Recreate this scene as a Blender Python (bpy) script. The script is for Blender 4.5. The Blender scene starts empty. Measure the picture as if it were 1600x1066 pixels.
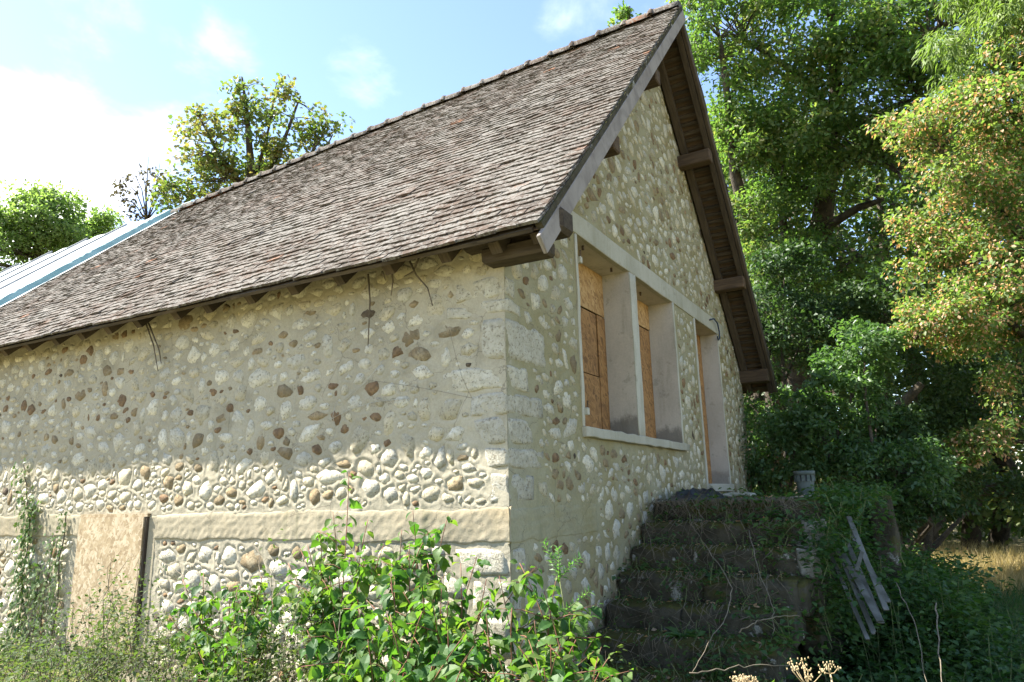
import bpy, bmesh, math, random
import numpy as np
from mathutils import Vector, Matrix, noise as mnoise

random.seed(7)
rng = np.random.default_rng(11)
SC = bpy.context.scene
COL = SC.collection

# ------------------------------------------------------------------ camera
CAM = np.array([2.411, -4.036, 1.4795])
YAW, PIT, ROL, FPX = 0.5290, 0.2208, -0.0240, 1083.0
fw = np.array([-math.sin(YAW) * math.cos(PIT), math.cos(YAW) * math.cos(PIT), math.sin(PIT)])
r0 = np.cross(fw, [0, 0, 1.0]); r0 /= np.linalg.norm(r0)
u0 = np.cross(r0, fw)
RT = math.cos(ROL) * r0 + math.sin(ROL) * u0
UP = -math.sin(ROL) * r0 + math.cos(ROL) * u0
cam_d = bpy.data.cameras.new('camera')
cam_d.sensor_width = 36.0
cam_d.lens = FPX * 36.0 / 1600.0
cam_d.clip_start, cam_d.clip_end = 0.05, 2000.0
cam = bpy.data.objects.new('camera', cam_d)
cam.matrix_world = Matrix(((RT[0], UP[0], -fw[0], CAM[0]), (RT[1], UP[1], -fw[1], CAM[1]),
                           (RT[2], UP[2], -fw[2], CAM[2]), (0, 0, 0, 1)))
COL.objects.link(cam)
SC.camera = cam

def ray(px, py):
    return fw + RT * ((px - 800) / FPX) + UP * ((533 - py) / FPX)

def at(px, py, dist):
    d = ray(px, py)
    return CAM + d / np.linalg.norm(d) * dist

# ------------------------------------------------------------------ sun, sky, exposure
SUN = np.array([-0.88, -0.31, 1.15]); SUN /= np.linalg.norm(SUN)
sd = bpy.data.lights.new('sun', 'SUN')
sd.energy = 4.35
sd.angle = math.radians(0.5)
sd.color = (1.0, 0.955, 0.87)
so = bpy.data.objects.new('sun', sd)
so.rotation_euler = Vector(SUN).to_track_quat('Z', 'Y').to_euler()
so.location = (-30, -8, 40)
COL.objects.link(so)

SC.view_settings.view_transform = 'Standard'
SC.view_settings.look = 'None'
SC.view_settings.exposure = 2.25
SC.view_settings.gamma = 1.0
SC.view_settings.use_curve_mapping = False
SC.render.engine = 'CYCLES'
SC.cycles.max_bounces = 8
SC.cycles.transparent_max_bounces = 8
try:
    SC.cycles.use_denoising = True
    SC.cycles.denoiser = 'OPENIMAGEDENOISE'
except Exception:
    pass


class NT:
    """small helper to write node trees"""
    def __init__(self, tree):
        self.t = tree
        self.n = tree.nodes
        self.n.clear()

    def add(self, typ, props=None, **ins):
        nd = self.n.new(typ)
        for k, v in (props or {}).items():
            setattr(nd, k, v)
        for k, v in ins.items():
            self.set(nd, k.replace('_', ' '), v)
        return nd

    def set(self, nd, key, v):
        s = nd.inputs[int(key[1:])] if key[0] == 'i' and key[1:].isdigit() else nd.inputs[key]
        if isinstance(v, bpy.types.NodeSocket):
            self.t.links.new(v, s)
        else:
            if isinstance(v, (tuple, list)) and len(v) == 3 and s.type == 'RGBA':
                v = (*v, 1.0)
            s.default_value = v

    def math(self, op, a, b=0.0, clamp=False):
        nd = self.add('ShaderNodeMath', {'operation': op, 'use_clamp': clamp}, i0=a, i1=b)
        return nd.outputs[0]

    def mix(self, f, a, b, mode='MIX'):
        nd = self.add('ShaderNodeMix', {'data_type': 'RGBA', 'blend_type': mode, 'clamp_factor': True})
        self.set(nd, 'i0', f); self.set(nd, 'i6', a); self.set(nd, 'i7', b)
        return nd.outputs[2]

    def noise(self, vec, scale, detail=4.0, rough=0.55, dist=0.0):
        nd = self.add('ShaderNodeTexNoise', None, Scale=scale, Detail=detail, Roughness=rough, Distortion=dist)
        if vec is not None:
            self.set(nd, 'Vector', vec)
        return nd.outputs['Fac']

    def ramp(self, f, *stops):
        nd = self.add('ShaderNodeValToRGB', None, Fac=f)
        cr = nd.color_ramp
        while len(cr.elements) < len(stops):
            cr.elements.new(0.5)
        for e, (p, c) in zip(cr.elements, stops):
            e.position = p
            e.color = (*c, 1.0) if len(c) == 3 else c
        return nd.outputs['Color']

    def step(self, f, lo, hi):
        nd = self.add('ShaderNodeMapRange', {'interpolation_type': 'SMOOTHSTEP'})
        self.set(nd, 'i0', f); self.set(nd, 'i1', lo); self.set(nd, 'i2', hi)
        return nd.outputs[0]

    def mapping(self, vec, scale=(1, 1, 1), rot=(0, 0, 0), loc=(0, 0, 0)):
        nd = self.add('ShaderNodeMapping', None, Vector=vec, Scale=scale, Rotation=rot, Location=loc)
        return nd.outputs[0]

    def bump(self, h, strength, dist, normal=None):
        nd = self.add('ShaderNodeBump', None, Strength=strength, Distance=dist, Height=h)
        if normal is not None:
            self.set(nd, 'Normal', normal)
        return nd.outputs[0]


def world_sky():
    w = bpy.data.worlds.new('World')
    SC.world = w
    w.use_nodes = True
    n = NT(w.node_tree)
    sky = n.add('ShaderNodeTexSky', {'sky_type': 'NISHITA'})
    sky.sun_disc = False
    sky.sun_elevation = math.asin(SUN[2])
    sky.sun_rotation = math.atan2(SUN[0], SUN[1])
    sky.air_density, sky.dust_density, sky.ozone_density = 1.0, 0.25, 2.0
    tc = n.add('ShaderNodeTexCoord').outputs['Generated']
    sep = n.add('ShaderNodeSeparateXYZ', None, Vector=tc)
    # clouds are a layer high over the ground: direction divided by its height
    zz = n.math('ADD', n.math('MAXIMUM', sep.outputs[2], 0.0), 0.16)
    cv = n.add('ShaderNodeCombineXYZ', None, X=n.math('DIVIDE', sep.outputs[0], zz), Y=n.math('DIVIDE', sep.outputs[1], zz), Z=0.0).outputs[0]
    base = n.noise(n.mapping(cv, loc=(3.1, 1.7, 0)), 1.25, 7.0, 0.58, 0.25)
    low = n.step(sep.outputs[2], 0.62, 0.12)            # cumulus thickens towards the horizon
    cov = n.math('ADD', base, n.math('MULTIPLY', low, 0.06))

    def lobe(px, py, cosw, amt):                        # a cloud standing in one part of the sky
        d = ray(px, py); d = d / np.linalg.norm(d)
        dt = n.add('ShaderNodeVectorMath', {'operation': 'DOT_PRODUCT'}, i0=tc, i1=tuple(d)).outputs['Value']
        return n.math('MULTIPLY', n.step(dt, math.cos(math.radians(cosw)), 1.0), amt)
    for a in ((55, 268, 8, 0.31), (-60, 270, 11, 0.12), (262, 240, 4.5, 0.26), (335, 100, 4.6, 0.19), (555, 125, 4.6, 0.15), (905, 30, 4.4, 0.12), (150, 5, 5.5, 0.15)):
        cov = n.math('ADD', cov, lobe(*a))
    fine = n.noise(cv, 5.5, 6.0, 0.62, 0.4)
    cov = n.math('ADD', cov, n.math('MULTIPLY', n.math('SUBTRACT', fine, 0.5), 0.42))
    mask = n.step(cov, 0.56, 1.08)
    shade = n.mix(n.step(cov, 0.75, 1.1), (8.0, 8.0, 8.1), (10.5, 10.3, 10.0))
    col = n.mix(mask, n.mix(1.0, sky.outputs[0], (1.16, 1.10, 1.09), 'MULTIPLY'), shade)
    bg = n.add('ShaderNodeBackground', None, Color=col, Strength=0.077)
    out = n.add('ShaderNodeOutputWorld', None, Surface=bg.outputs[0])


world_sky()

# ------------------------------------------------------------------ object helpers
def put(o, parent=None):
    COL.objects.link(o)
    if parent is not None:
        o.parent = parent
    return o

def tag(o, label=None, cat=None, group=None, kind=None):
    if label: o['label'] = label
    if cat: o['category'] = cat
    if group: o['group'] = group
    if kind: o['kind'] = kind
    return o

def empty(name, label, cat, loc, group=None):
    o = bpy.data.objects.new(name, None)
    o.empty_display_size = 0.2
    o.location = loc
    put(o)
    return tag(o, label, cat, group)

def raw_mesh(name, V, F, mats, smooth=False, midx=None):
    """V (n,3) array, F (m,k) array with k = 3 or 4, or a list of tuples"""
    me = bpy.data.meshes.new(name)
    if isinstance(F, np.ndarray):
        V = np.asarray(V, dtype=np.float32)
        m, k = F.shape
        me.vertices.add(len(V)); me.vertices.foreach_set('co', V.ravel())
        me.loops.add(m * k); me.loops.foreach_set('vertex_index', F.astype(np.int32).ravel())
        me.polygons.add(m)
        me.polygons.foreach_set('loop_start', np.arange(0, m * k, k, dtype=np.int32))
        me.polygons.foreach_set('loop_total', np.full(m, k, dtype=np.int32))
    else:
        me.from_pydata([tuple(v) for v in V], [], F)
    for mt in (mats if isinstance(mats, (list, tuple)) else [mats]):
        me.materials.append(mt)
    if midx is not None:
        me.polygons.foreach_set('material_index', np.asarray(midx, dtype=np.int32))
    if smooth:
        me.polygons.foreach_set('use_smooth', np.ones(len(me.polygons), dtype=bool))
    me.update(calc_edges=True)
    me.validate()
    return me

def mesh_obj(name, V, F, mats, parent=None, smooth=False, midx=None):
    """vertices are world coordinates; parents here are only translated"""
    o = bpy.data.objects.new(name, raw_mesh(name, V, F, mats, smooth, midx))
    if parent is not None and parent.parent is None:
        o.location = -Vector(parent.location)
    return put(o, parent)


class MB:
    def __init__(self):
        self.v, self.f = [], []

    def box(self, x0, x1, y0, y1, z0, z1, jit=0.0):
        b = len(self.v)
        for x, y, z in ((x0, y0, z0), (x1, y0, z0), (x1, y1, z0), (x0, y1, z0), (x0, y0, z1), (x1, y0, z1), (x1, y1, z1), (x0, y1, z1)):
            self.v.append((x + random.uniform(-jit, jit), y + random.uniform(-jit, jit), z + random.uniform(-jit, jit)))
        for q in ((0, 3, 2, 1), (4, 5, 6, 7), (0, 1, 5, 4), (1, 2, 6, 5), (2, 3, 7, 6), (3, 0, 4, 7)):
            self.f.append(tuple(b + i for i in q))
        return self

    def beam(self, a, b, w, h, upv=(0, 0, 1)):
        a, b = Vector(a), Vector(b)
        d = (b - a).normalized(); s = d.cross(Vector(upv)).normalized(); t = s.cross(d)
        k = len(self.v)
        for p in (a, b):
            for i, j in ((-1, -1), (1, -1), (1, 1), (-1, 1)):
                self.v.append(tuple(p + s * (w / 2 * i) + t * (h / 2 * j)))
        for q in ((0, 1, 2, 3), (7, 6, 5, 4), (0, 4, 5, 1), (1, 5, 6, 2), (2, 6, 7, 3), (3, 7, 4, 0)):
            self.f.append(tuple(k + i for i in q))
        return self

    def tube(self, pts, rad, n=6, cap=True):
        pts = [Vector(p) for p in pts]
        if not isinstance(rad, (list, tuple)): rad = [rad] * len(pts)
        k = len(self.v)
        prev = None
        for i, p in enumerate(pts):
            d = (pts[min(i + 1, len(pts) - 1)] - pts[max(i - 1, 0)])
            d = d.normalized() if d.length > 1e-9 else Vector((0, 0, 1))
            if prev is None:
                s = d.cross(Vector((0.31, 0.2, 0.93)))
                if s.length < 0.05: s = d.cross(Vector((1, 0, 0)))
            else:
                s = prev - d * prev.dot(d)
            s.normalize(); prev = s; t = d.cross(s)
            for j in range(n):
                a = 2 * math.pi * j / n
                self.v.append(tuple(p + (s * math.cos(a) + t * math.sin(a)) * rad[i]))
        for i in range(len(pts) - 1):
            for j in range(n):
                a, b = k + i * n + j, k + i * n + (j + 1) % n
                self.f.append((a, b, b + n, a + n))
        if cap:
            self.f.append(tuple(k + j for j in range(n))[::-1])
            self.f.append(tuple(k + (len(pts) - 1) * n + j for j in range(n)))
        return self

    def build(self, name, mat, parent=None, smooth=False):
        return mesh_obj(name, self.v, self.f, mat, parent, smooth)


def bevel_obj(o, w=0.008, seg=1):
    bm = bmesh.new(); bm.from_mesh(o.data)
    bmesh.ops.bevel(bm, geom=list(bm.edges), offset=w, segments=seg, affect='EDGES', profile=0.6)
    bm.to_mesh(o.data); bm.free()
    return o

# ------------------------------------------------------------------ materials
def new_mat(name):
    m = bpy.data.materials.new(name)
    m.use_nodes = True
    return m, NT(m.node_tree)

def finish(n, col, rough=0.9, bump=None, spec=0.2, sub=None):
    p = n.add('ShaderNodeBsdfPrincipled')
    n.set(p, 'Base Color', col); n.set(p, 'Roughness', rough); n.set(p, 'Specular IOR Level', spec)
    if bump is not None: n.set(p, 'Normal', bump)
    n.add('ShaderNodeOutputMaterial', None, Surface=p.outputs[0])

def pos(n):
    return n.add('ShaderNodeNewGeometry').outputs['Position']

def rnd(n):
    """a number that differs from island to island and from object to object"""
    a = n.add('ShaderNodeNewGeometry').outputs['Random Per Island']
    b = n.add('ShaderNodeObjectInfo').outputs['Random']
    return n.math('FRACT', n.math('ADD', a, b))

def mat_mortar(name, c1, c2, c3, mossy=0.0):
    m, n = new_mat(name)
    p = pos(n)
    col = n.mix(n.step(n.noise(p, 1.3, 5, 0.6), 0.35, 0.68), c1, c2)
    col = n.mix(n.step(n.noise(n.mapping(p, loc=(7, 3, 1)), 0.8, 6, 0.62), 0.52, 0.72), col, c3)
    fine = n.noise(p, 60, 6, 0.7)
    col = n.mix(0.5, col, n.ramp(fine, (0.25, (0.45, 0.45, 0.45)), (0.7, (1, 1, 1))), 'MULTIPLY')
    spots = n.step(n.noise(n.mapping(p, loc=(1, 9, 4)), 11, 4, 0.6), 0.63, 0.75)
    col = n.mix(n.math('MULTIPLY', spots, 0.45), col, (0.17, 0.155, 0.11))
    streak = n.step(n.noise(n.mapping(p, scale=(5, 5, 0.7)), 1.6, 4, 0.6), 0.55, 0.78)
    col = n.mix(n.math('MULTIPLY', streak, 0.3 + mossy), col, (0.15, 0.15, 0.085))
    dirt = n.step(n.noise(n.mapping(p, loc=(3, 3, 6)), 2.6, 7, 0.7), 0.52, 0.66)
    col = n.mix(n.math('MULTIPLY', dirt, 0.4), col, (0.20, 0.175, 0.12))
    crack = n.add('ShaderNodeTexVoronoi', {'feature': 'DISTANCE_TO_EDGE'}, Vector=n.mapping(n.add('ShaderNodeVectorMath', {'operation': 'ADD'}, i0=p, i1=n.math('MULTIPLY', n.noise(p, 4, 4, .6), .5)).outputs[0], scale=(2.2, 2.2, 2.2)), Scale=1.0).outputs['Distance']
    col = n.mix(n.math('MULTIPLY', n.step(crack, 0.010, 0.002), 0.55), col, (0.12, 0.10, 0.07))
    b = n.bump(n.noise(p, 38, 6, 0.62), 0.55, 0.006)
    b = n.bump(n.noise(p, 190, 3, 0.6), 0.35, 0.002, b)
    finish(n, col, 0.95, b, 0.12)
    return m

M_MORTAR = mat_mortar('mortar', (0.435, 0.385, 0.28), (0.35, 0.313, 0.228), (0.475, 0.425, 0.315))
M_MORTAR_G = mat_mortar('mortar_gable', (0.35, 0.32, 0.205), (0.295, 0.25, 0.125), (0.385, 0.36, 0.26), 0.12)  # lichen and green light reflected from trees, both put into the colour
M_BAND = mat_mortar('band_render', (0.40, 0.345, 0.24), (0.32, 0.28, 0.195), (0.42, 0.33, 0.20), 0.35)

def mat_stone(name, c1, c2, c3):
    m, n = new_mat(name)
    p = pos(n)
    r = rnd(n)
    pv = n.add('ShaderNodeVectorMath', {'operation': 'ADD'}, i0=p, i1=r).outputs[0]
    a = n.noise(pv, 22, 6, 0.65, 0.4)
    col = n.mix(n.step(a, 0.38, 0.62), c1, c2)
    col = n.mix(n.math('MULTIPLY', n.step(n.noise(pv, 9, 4, 0.6, 0.6), 0.5, 0.7), 0.8), col, c3)
    col = n.mix(1.0, col, n.ramp(r, (0.0, (0.78, 0.78, 0.78)), (1.0, (1.12, 1.1, 1.06))), 'MULTIPLY')
    pits = n.step(n.noise(pv, 48, 6, 0.7), 0.52, 0.64)
    col = n.mix(n.math('MULTIPLY', pits, 0.7), col, (0.14, 0.115, 0.075))
    b = n.bump(n.noise(pv, 26, 7, 0.68, 0.6), 1.0, 0.020)
    b = n.bump(n.noise(pv, 110, 4, 0.65), 0.6, 0.004, b)
    finish(n, col, 0.92, b, 0.15)
    return m

STONES = [mat_stone('stone_white', (0.64, 0.595, 0.475), (0.53, 0.485, 0.375), (0.70, 0.66, 0.555)),
          mat_stone('stone_cream', (0.54, 0.475, 0.335), (0.46, 0.41, 0.295), (0.61, 0.555, 0.42)),
          mat_stone('stone_tan', (0.32, 0.24, 0.14), (0.25, 0.195, 0.115), (0.42, 0.35, 0.23)),
          mat_stone('stone_brown', (0.27, 0.175, 0.095), (0.17, 0.11, 0.065), (0.38, 0.27, 0.16)),
          mat_stone('stone_dark', (0.085, 0.065, 0.048), (0.13, 0.10, 0.07), (0.055, 0.048, 0.04))]
M_QUOIN = mat_stone('quoin_stone', (0.54, 0.50, 0.40), (0.45, 0.415, 0.325), (0.60, 0.57, 0.475))

Z_SILL0, Z_DOOR0 = 2.03, 1.58
def mat_concrete(name, c1, c2, stain, damp=()):
    m, n = new_mat(name)
    p = pos(n)
    col = n.mix(n.step(n.noise(p, 2.2, 6, 0.62), 0.35, 0.68), c1, c2)
    st = n.step(n.noise(n.mapping(p, scale=(4, 4, 0.7)), 2.2, 6, 0.68), 0.48, 0.70)
    col = n.mix(n.math('MULTIPLY', st, 0.45), col, stain)
    chip = n.step(n.noise(n.mapping(p, loc=(5, 1, 2)), 9, 5, 0.65), 0.60, 0.66)
    col = n.mix(n.math('MULTIPLY', chip, 0.3), col, (0.20, 0.185, 0.135))
    if damp:                                          # mould creeping up from the sills
        z = n.add('ShaderNodeSeparateXYZ', None, Vector=p).outputs[2]
        for z0 in damp:
            up = n.math('MULTIPLY', n.step(z, z0 + .34, z0), n.math('GREATER_THAN', z, z0 - .05))
            up = n.step(n.math('ADD', n.math('MULTIPLY', up, .62), n.noise(n.mapping(p, scale=(1, 1, .55)), 6, 8, .72)), .68, .92)
            col = n.mix(n.math('MULTIPLY', up,   .62 if z0 == Z_SILL0 else .4), col, (0.085, 0.075, 0.055))
    col = n.mix(0.35, col, n.ramp(n.noise(p, 70, 5, 0.7), (0.3, (0.5, 0.5, 0.5)), (0.7, (1, 1, 1))), 'MULTIPLY')
    b = n.bump(n.noise(p, 45, 6, 0.6), 0.35, 0.004)
    finish(n, col, 0.9, b, 0.2)
    return m

M_LINTEL = mat_concrete('lintel_concrete', (0.46, 0.43, 0.345), (0.38, 0.355, 0.275), (0.27, 0.25, 0.165))
M_REVEAL = mat_concrete('reveal_plaster', (0.56, 0.505, 0.42), (0.48, 0.43, 0.355), (0.33, 0.295, 0.23), (Z_SILL0,))
M_REVEAL_D = mat_concrete('door_reveal_plaster', (0.56, 0.505, 0.42), (0.48, 0.43, 0.355), (0.33, 0.295, 0.23), (Z_DOOR0,))
M_FRAME = mat_concrete('frame_concrete', (0.52, 0.49, 0.40), (0.43, 0.40, 0.32), (0.30, 0.275, 0.20))

def mat_osb(name, c1, c2, c3, sc=1.0, stretch=1.9):
    m, n = new_mat(name)
    p = pos(n)
    def flakes(rot, off):
        v = n.mapping(p, scale=(26 * sc, 26 * sc, 26 * sc), rot=rot, loc=off)
        w = n.noise(p, 7 * sc, 2, .5)
        v = n.add('ShaderNodeVectorMath', {'operation': 'ADD'}, i0=v, i1=n.math('MULTIPLY', w, 3.0)).outputs[0]
        v = n.mapping(v, scale=(0.42, 0.42, stretch))
        return n.add('ShaderNodeTexVoronoi', {'voronoi_dimensions': '3D', 'feature': 'F1'}, Vector=v, Scale=1.0)
    a = flakes((0.5, 0.7, 0.3), (0, 0, 0)); b = flakes((1.1, -0.6, 0.5), (3, 5, 2))
    pick = n.step(n.noise(p, 20 * sc, 2, 0.5), 0.47, 0.53)
    sa = n.add('ShaderNodeSeparateColor', None, Color=a.outputs['Color']).outputs[0]
    sb = n.add('ShaderNodeSeparateColor', None, Color=b.outputs['Color']).outputs[0]
    f = n.math('ADD', n.math('MULTIPLY', sa, n.math('SUBTRACT', 1.0, pick)), n.math('MULTIPLY', sb, pick))
    col = n.ramp(f, (0.0, c3), (0.35, c1), (0.8, c2))
    col = n.mix(1.0, col, n.ramp(rnd(n), (0, (0.72, 0.7, 0.66)), (1, (1.12, 1.1, 1.08))), 'MULTIPLY')
    col = n.mix(n.math('MULTIPLY', n.step(n.noise(p, 3.2, 5, 0.6), 0.5, 0.75), 0.5), col, c3)
    bm_ = n.bump(f, 0.35, 0.003)
    finish(n, col, 0.75, bm_, 0.25)
    return m

M_OSB = mat_osb('osb_orange', (0.43, 0.25, 0.10), (0.54, 0.345, 0.155), (0.27, 0.15, 0.06))
M_OSB_DARK = mat_osb('osb_damp', (0.30, 0.155, 0.058), (0.40, 0.22, 0.085), (0.18, 0.095, 0.04))
M_OSB_PALE = mat_osb('osb_pale', (0.40, 0.31, 0.185), (0.55, 0.455, 0.32), (0.29, 0.215, 0.125), 1.15, 1.1)  # paler flake tones for the cellar board

def mat_wood(name, c1, c2, axis_scale, rough=0.85):
    m, n = new_mat(name)
    p = pos(n)
    r = rnd(n)
    pv = n.add('ShaderNodeVectorMath', {'operation': 'ADD'}, i0=p, i1=r).outputs[0]
    g = n.noise(n.mapping(pv, scale=axis_scale), 1.0, 6, 0.65, 0.6)
    col = n.mix(n.step(g, 0.35, 0.65), c1, c2)
    col = n.mix(1.0, col, n.ramp(r, (0, (0.75, 0.75, 0.75)), (1, (1.15, 1.12, 1.1))), 'MULTIPLY')
    col = n.mix(n.math('MULTIPLY', n.step(n.noise(pv, 3.5, 5, 0.6), 0.55, 0.75), 0.4), col, c2)
    b = n.bump(g, 0.5, 0.006)
    finish(n, col, rough, b, 0.2)
    return m

M_BARGE = mat_wood('weathered_grey_board', (0.33, 0.295, 0.265), (0.22, 0.19, 0.17), (40, 4, 4))
M_BEAM = mat_wood('old_beam_wood', (0.125, 0.085, 0.052), (0.07, 0.048, 0.031), (3, 30, 30))
M_RAFTER = mat_wood('rafter_wood', (0.095, 0.073, 0.051), (0.056, 0.043, 0.031), (40, 4, 4))
M_BATTEN = mat_wood('batten_wood', (0.092, 0.072, 0.051), (0.053, 0.041, 0.03), (4, 40, 40))

def mat_tile():
    m, n = new_mat('old_clay_tile')
    p = pos(n)
    r = rnd(n)
    pv = n.add('ShaderNodeVectorMath', {'operation': 'ADD'}, i0=p, i1=r).outputs[0]
    col = n.ramp(r, (0.0, (0.064, 0.048, 0.036)), (0.3, (0.086, 0.064, 0.049)), (0.55, (0.073, 0.059, 0.047)), (0.8, (0.094, 0.066, 0.049)), (0.992, (0.095, 0.068, 0.05)), (1.0, (0.24, 0.10, 0.045)))
    big = n.noise(p, 0.9, 5, 0.6)
    col = n.mix(n.math('MULTIPLY', n.step(big, 0.45, 0.65), 0.55), col, (0.058, 0.052, 0.042))
    lich = n.step(n.math('ADD', n.noise(pv, 28, 5, 0.7, 0.5), n.math('MULTIPLY', n.math('SUBTRACT', n.noise(p, 2.3, 4, 0.6), 0.5), 0.45)), 0.44, 0.58)
    col = n.mix(n.math('MULTIPLY', lich, 0.82), col, n.mix(n.noise(p, 9, 3, 0.6), (0.152, 0.141, 0.121), (0.238, 0.224, 0.198)))
    moss = n.step(n.noise(n.mapping(p, loc=(4, 2, 8)), 6.5, 5, 0.65), 0.64, 0.74)
    col = n.mix(n.math('MULTIPLY', moss, 0.75), col, (0.04, 0.036, 0.02))
    b = n.bump(n.noise(pv, 45, 6, 0.7), 0.9, 0.012)
    b = n.bump(n.noise(pv, 150, 4, 0.7), 0.5, 0.004, b)
    finish(n, col, 0.95, b, 0.12)
    return m

M_TILE = mat_tile()

def mat_simple(name, c1, c2, scale=6.0, rough=0.7, bump=0.2, bd=0.004, spec=0.25):
    m, n = new_mat(name)
    p = pos(n)
    g = n.noise(p, scale, 5, 0.6)
    col = n.mix(n.step(g, 0.35, 0.65), c1, c2)
    col = n.mix(0.3, col, n.ramp(n.noise(p, scale * 9, 4, 0.6), (0.3, (0.55, 0.55, 0.55)), (0.7, (1, 1, 1))), 'MULTIPLY')
    finish(n, col, rough, n.bump(n.noise(p, scale * 4, 5, 0.6), bump, bd), spec)
    return m

M_TARP = mat_simple('white_sheet', (0.50, 0.56, 0.565), (0.42, 0.50, 0.50), 1.2, 0.45, 0.15, 0.01, 0.4)
M_TEAL = mat_simple('teal_sheet', (0.24, 0.40, 0.37), (0.34, 0.50, 0.47), 3.0, 0.5, 0.2, 0.01, 0.4)
M_LATH = mat_simple('grey_lath', (0.30, 0.30, 0.32), (0.22, 0.22, 0.24), 8.0)
M_ORANGE = mat_simple('fresh_clay', (0.45, 0.17, 0.07), (0.34, 0.12, 0.05), 9.0, 0.85)
M_BLACK = mat_simple('black_plastic', (0.018, 0.019, 0.024), (0.03, 0.032, 0.04), 6.0, 0.4, 0.5, 0.01, 0.5)
M_POT = mat_simple('grey_green_pot', (0.13, 0.15, 0.135), (0.08, 0.10, 0.085), 14.0, 0.8)
M_WHITEPAINT = mat_simple('dirty_white_paint', (0.15, 0.148, 0.128), (0.06, 0.06, 0.045), 5.0, 0.6)
M_CABLE = mat_simple('blue_cable', (0.03, 0.05, 0.09), (0.02, 0.03, 0.06), 6.0, 0.4)
M_TWIG = mat_simple('dry_twig', (0.16, 0.13, 0.10), (0.09, 0.07, 0.05), 20.0, 0.9)
M_TENDRIL = mat_simple('pale_tendril', (0.5, 0.48, 0.42), (0.38, 0.35, 0.3), 20.0, 0.9)
M_CANE = mat_simple('old_cane', (0.20, 0.165, 0.115), (0.11, 0.09, 0.065), 20.0, 0.9)
M_REDSTEM = mat_simple('red_stem', (0.24, 0.085, 0.06), (0.16, 0.10, 0.05), 14.0, 0.7)
M_GREENSTEM = mat_simple('green_stem', (0.16, 0.19, 0.07), (0.11, 0.12, 0.05), 14.0, 0.8)
M_STRAW = mat_simple('dry_straw', (0.46, 0.36, 0.20), (0.34, 0.25, 0.13), 18.0, 0.9)
M_BARK = mat_simple('bark', (0.105, 0.085, 0.06), (0.055, 0.046, 0.035), 7.0, 0.95, 1.0, 0.03)
M_DARKHOLE = mat_simple('unlit_inside', (0.05, 0.045, 0.04), (0.03, 0.03, 0.03), 6.0)

def mat_step():
    m, n = new_mat('mossy_step_stone')
    p = pos(n)
    col = n.mix(n.step(n.noise(p, 5, 6, 0.65), 0.4, 0.62), (0.085, 0.075, 0.052), (0.048, 0.042, 0.028))
    pale = n.step(n.noise(n.mapping(p, loc=(2, 5, 1)), 4.2, 6, 0.68), 0.60, 0.66)
    col = n.mix(n.math('MULTIPLY', pale, 0.85), col, (0.40, 0.385, 0.34))
    up = n.add('ShaderNodeSeparateXYZ', None, Vector=n.add('ShaderNodeNewGeometry').outputs['Normal']).outputs[2]
    mo = n.math('ADD', n.math('MULTIPLY', up, 0.22), n.noise(n.mapping(p, loc=(8, 1, 3)), 3.2, 6, 0.65))
    col = n.mix(n.step(mo, 0.55, 0.68), col, n.mix(n.noise(p, 24, 4, 0.6), (0.05, 0.055, 0.014), (0.10, 0.085, 0.03)))
    b = n.bump(n.noise(p, 16, 7, 0.68), 0.9, 0.03)
    b = n.bump(n.noise(p, 80, 4, 0.6), 0.6, 0.006, b)
    finish(n, col, 0.97, b, 0.08)
    return m

M_STEP = mat_step()
M_PALESTEP = mat_stone('pale_worn_stone', (0.27, 0.26, 0.225), (0.17, 0.165, 0.13), (0.38, 0.37, 0.33))

def mat_ground():
    m, n = new_mat('ground_straw')
    p = pos(n)
    col = n.mix(n.step(n.noise(p, 0.5, 6, 0.6), 0.4, 0.62), (0.21, 0.175, 0.095), (0.15, 0.15, 0.06))  # straw and green tones, lightened to bounce warm light onto the walls
    col = n.mix(n.step(n.noise(p, 2.1, 6, 0.65), 0.55, 0.7), col, (0.30, 0.245, 0.14))
    finish(n, col, 1.0, n.bump(n.noise(p, 9, 6, 0.7), 0.8, 0.04), 0.05)
    return m

M_GROUND = mat_ground()

def mat_leaf(name, stops, trans=0.40, rough=0.5, spec=0.3, clump=0.7, tcol=(0.82, 1.0, 0.40)):
    """stops: colours from dark to light, picked leaf by leaf and by clump"""
    m, n = new_mat(name)
    p = pos(n)
    r = rnd(n)
    f = n.math('ADD', n.math('MULTIPLY', r, 0.62), n.math('MULTIPLY', n.step(n.noise(p, clump, 3, 0.6), 0.3, 0.7), 0.38))
    k = len(stops) - 1
    col = n.ramp(f, *[(i / k, c) for i, c in enumerate(stops)])
    d = n.add('ShaderNodeBsdfPrincipled')
    n.set(d, 'Base Color', col); n.set(d, 'Roughness', rough); n.set(d, 'Specular IOR Level', spec)
    n.set(d, 'Normal', n.bump(n.noise(p, 90, 2, 0.5), 0.25, 0.004))
    t = n.add('ShaderNodeBsdfTranslucent', None, Color=n.mix(1.0, n.mix(1.0, col, (1.9, 1.9, 1.9), 'MULTIPLY'), tcol, 'MULTIPLY'))
    mx = n.add('ShaderNodeMixShader', None, i0=trans, i1=d.outputs[0], i2=t.outputs[0])
    n.add('ShaderNodeOutputMaterial', None, Surface=mx.outputs[0])
    return m

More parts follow.
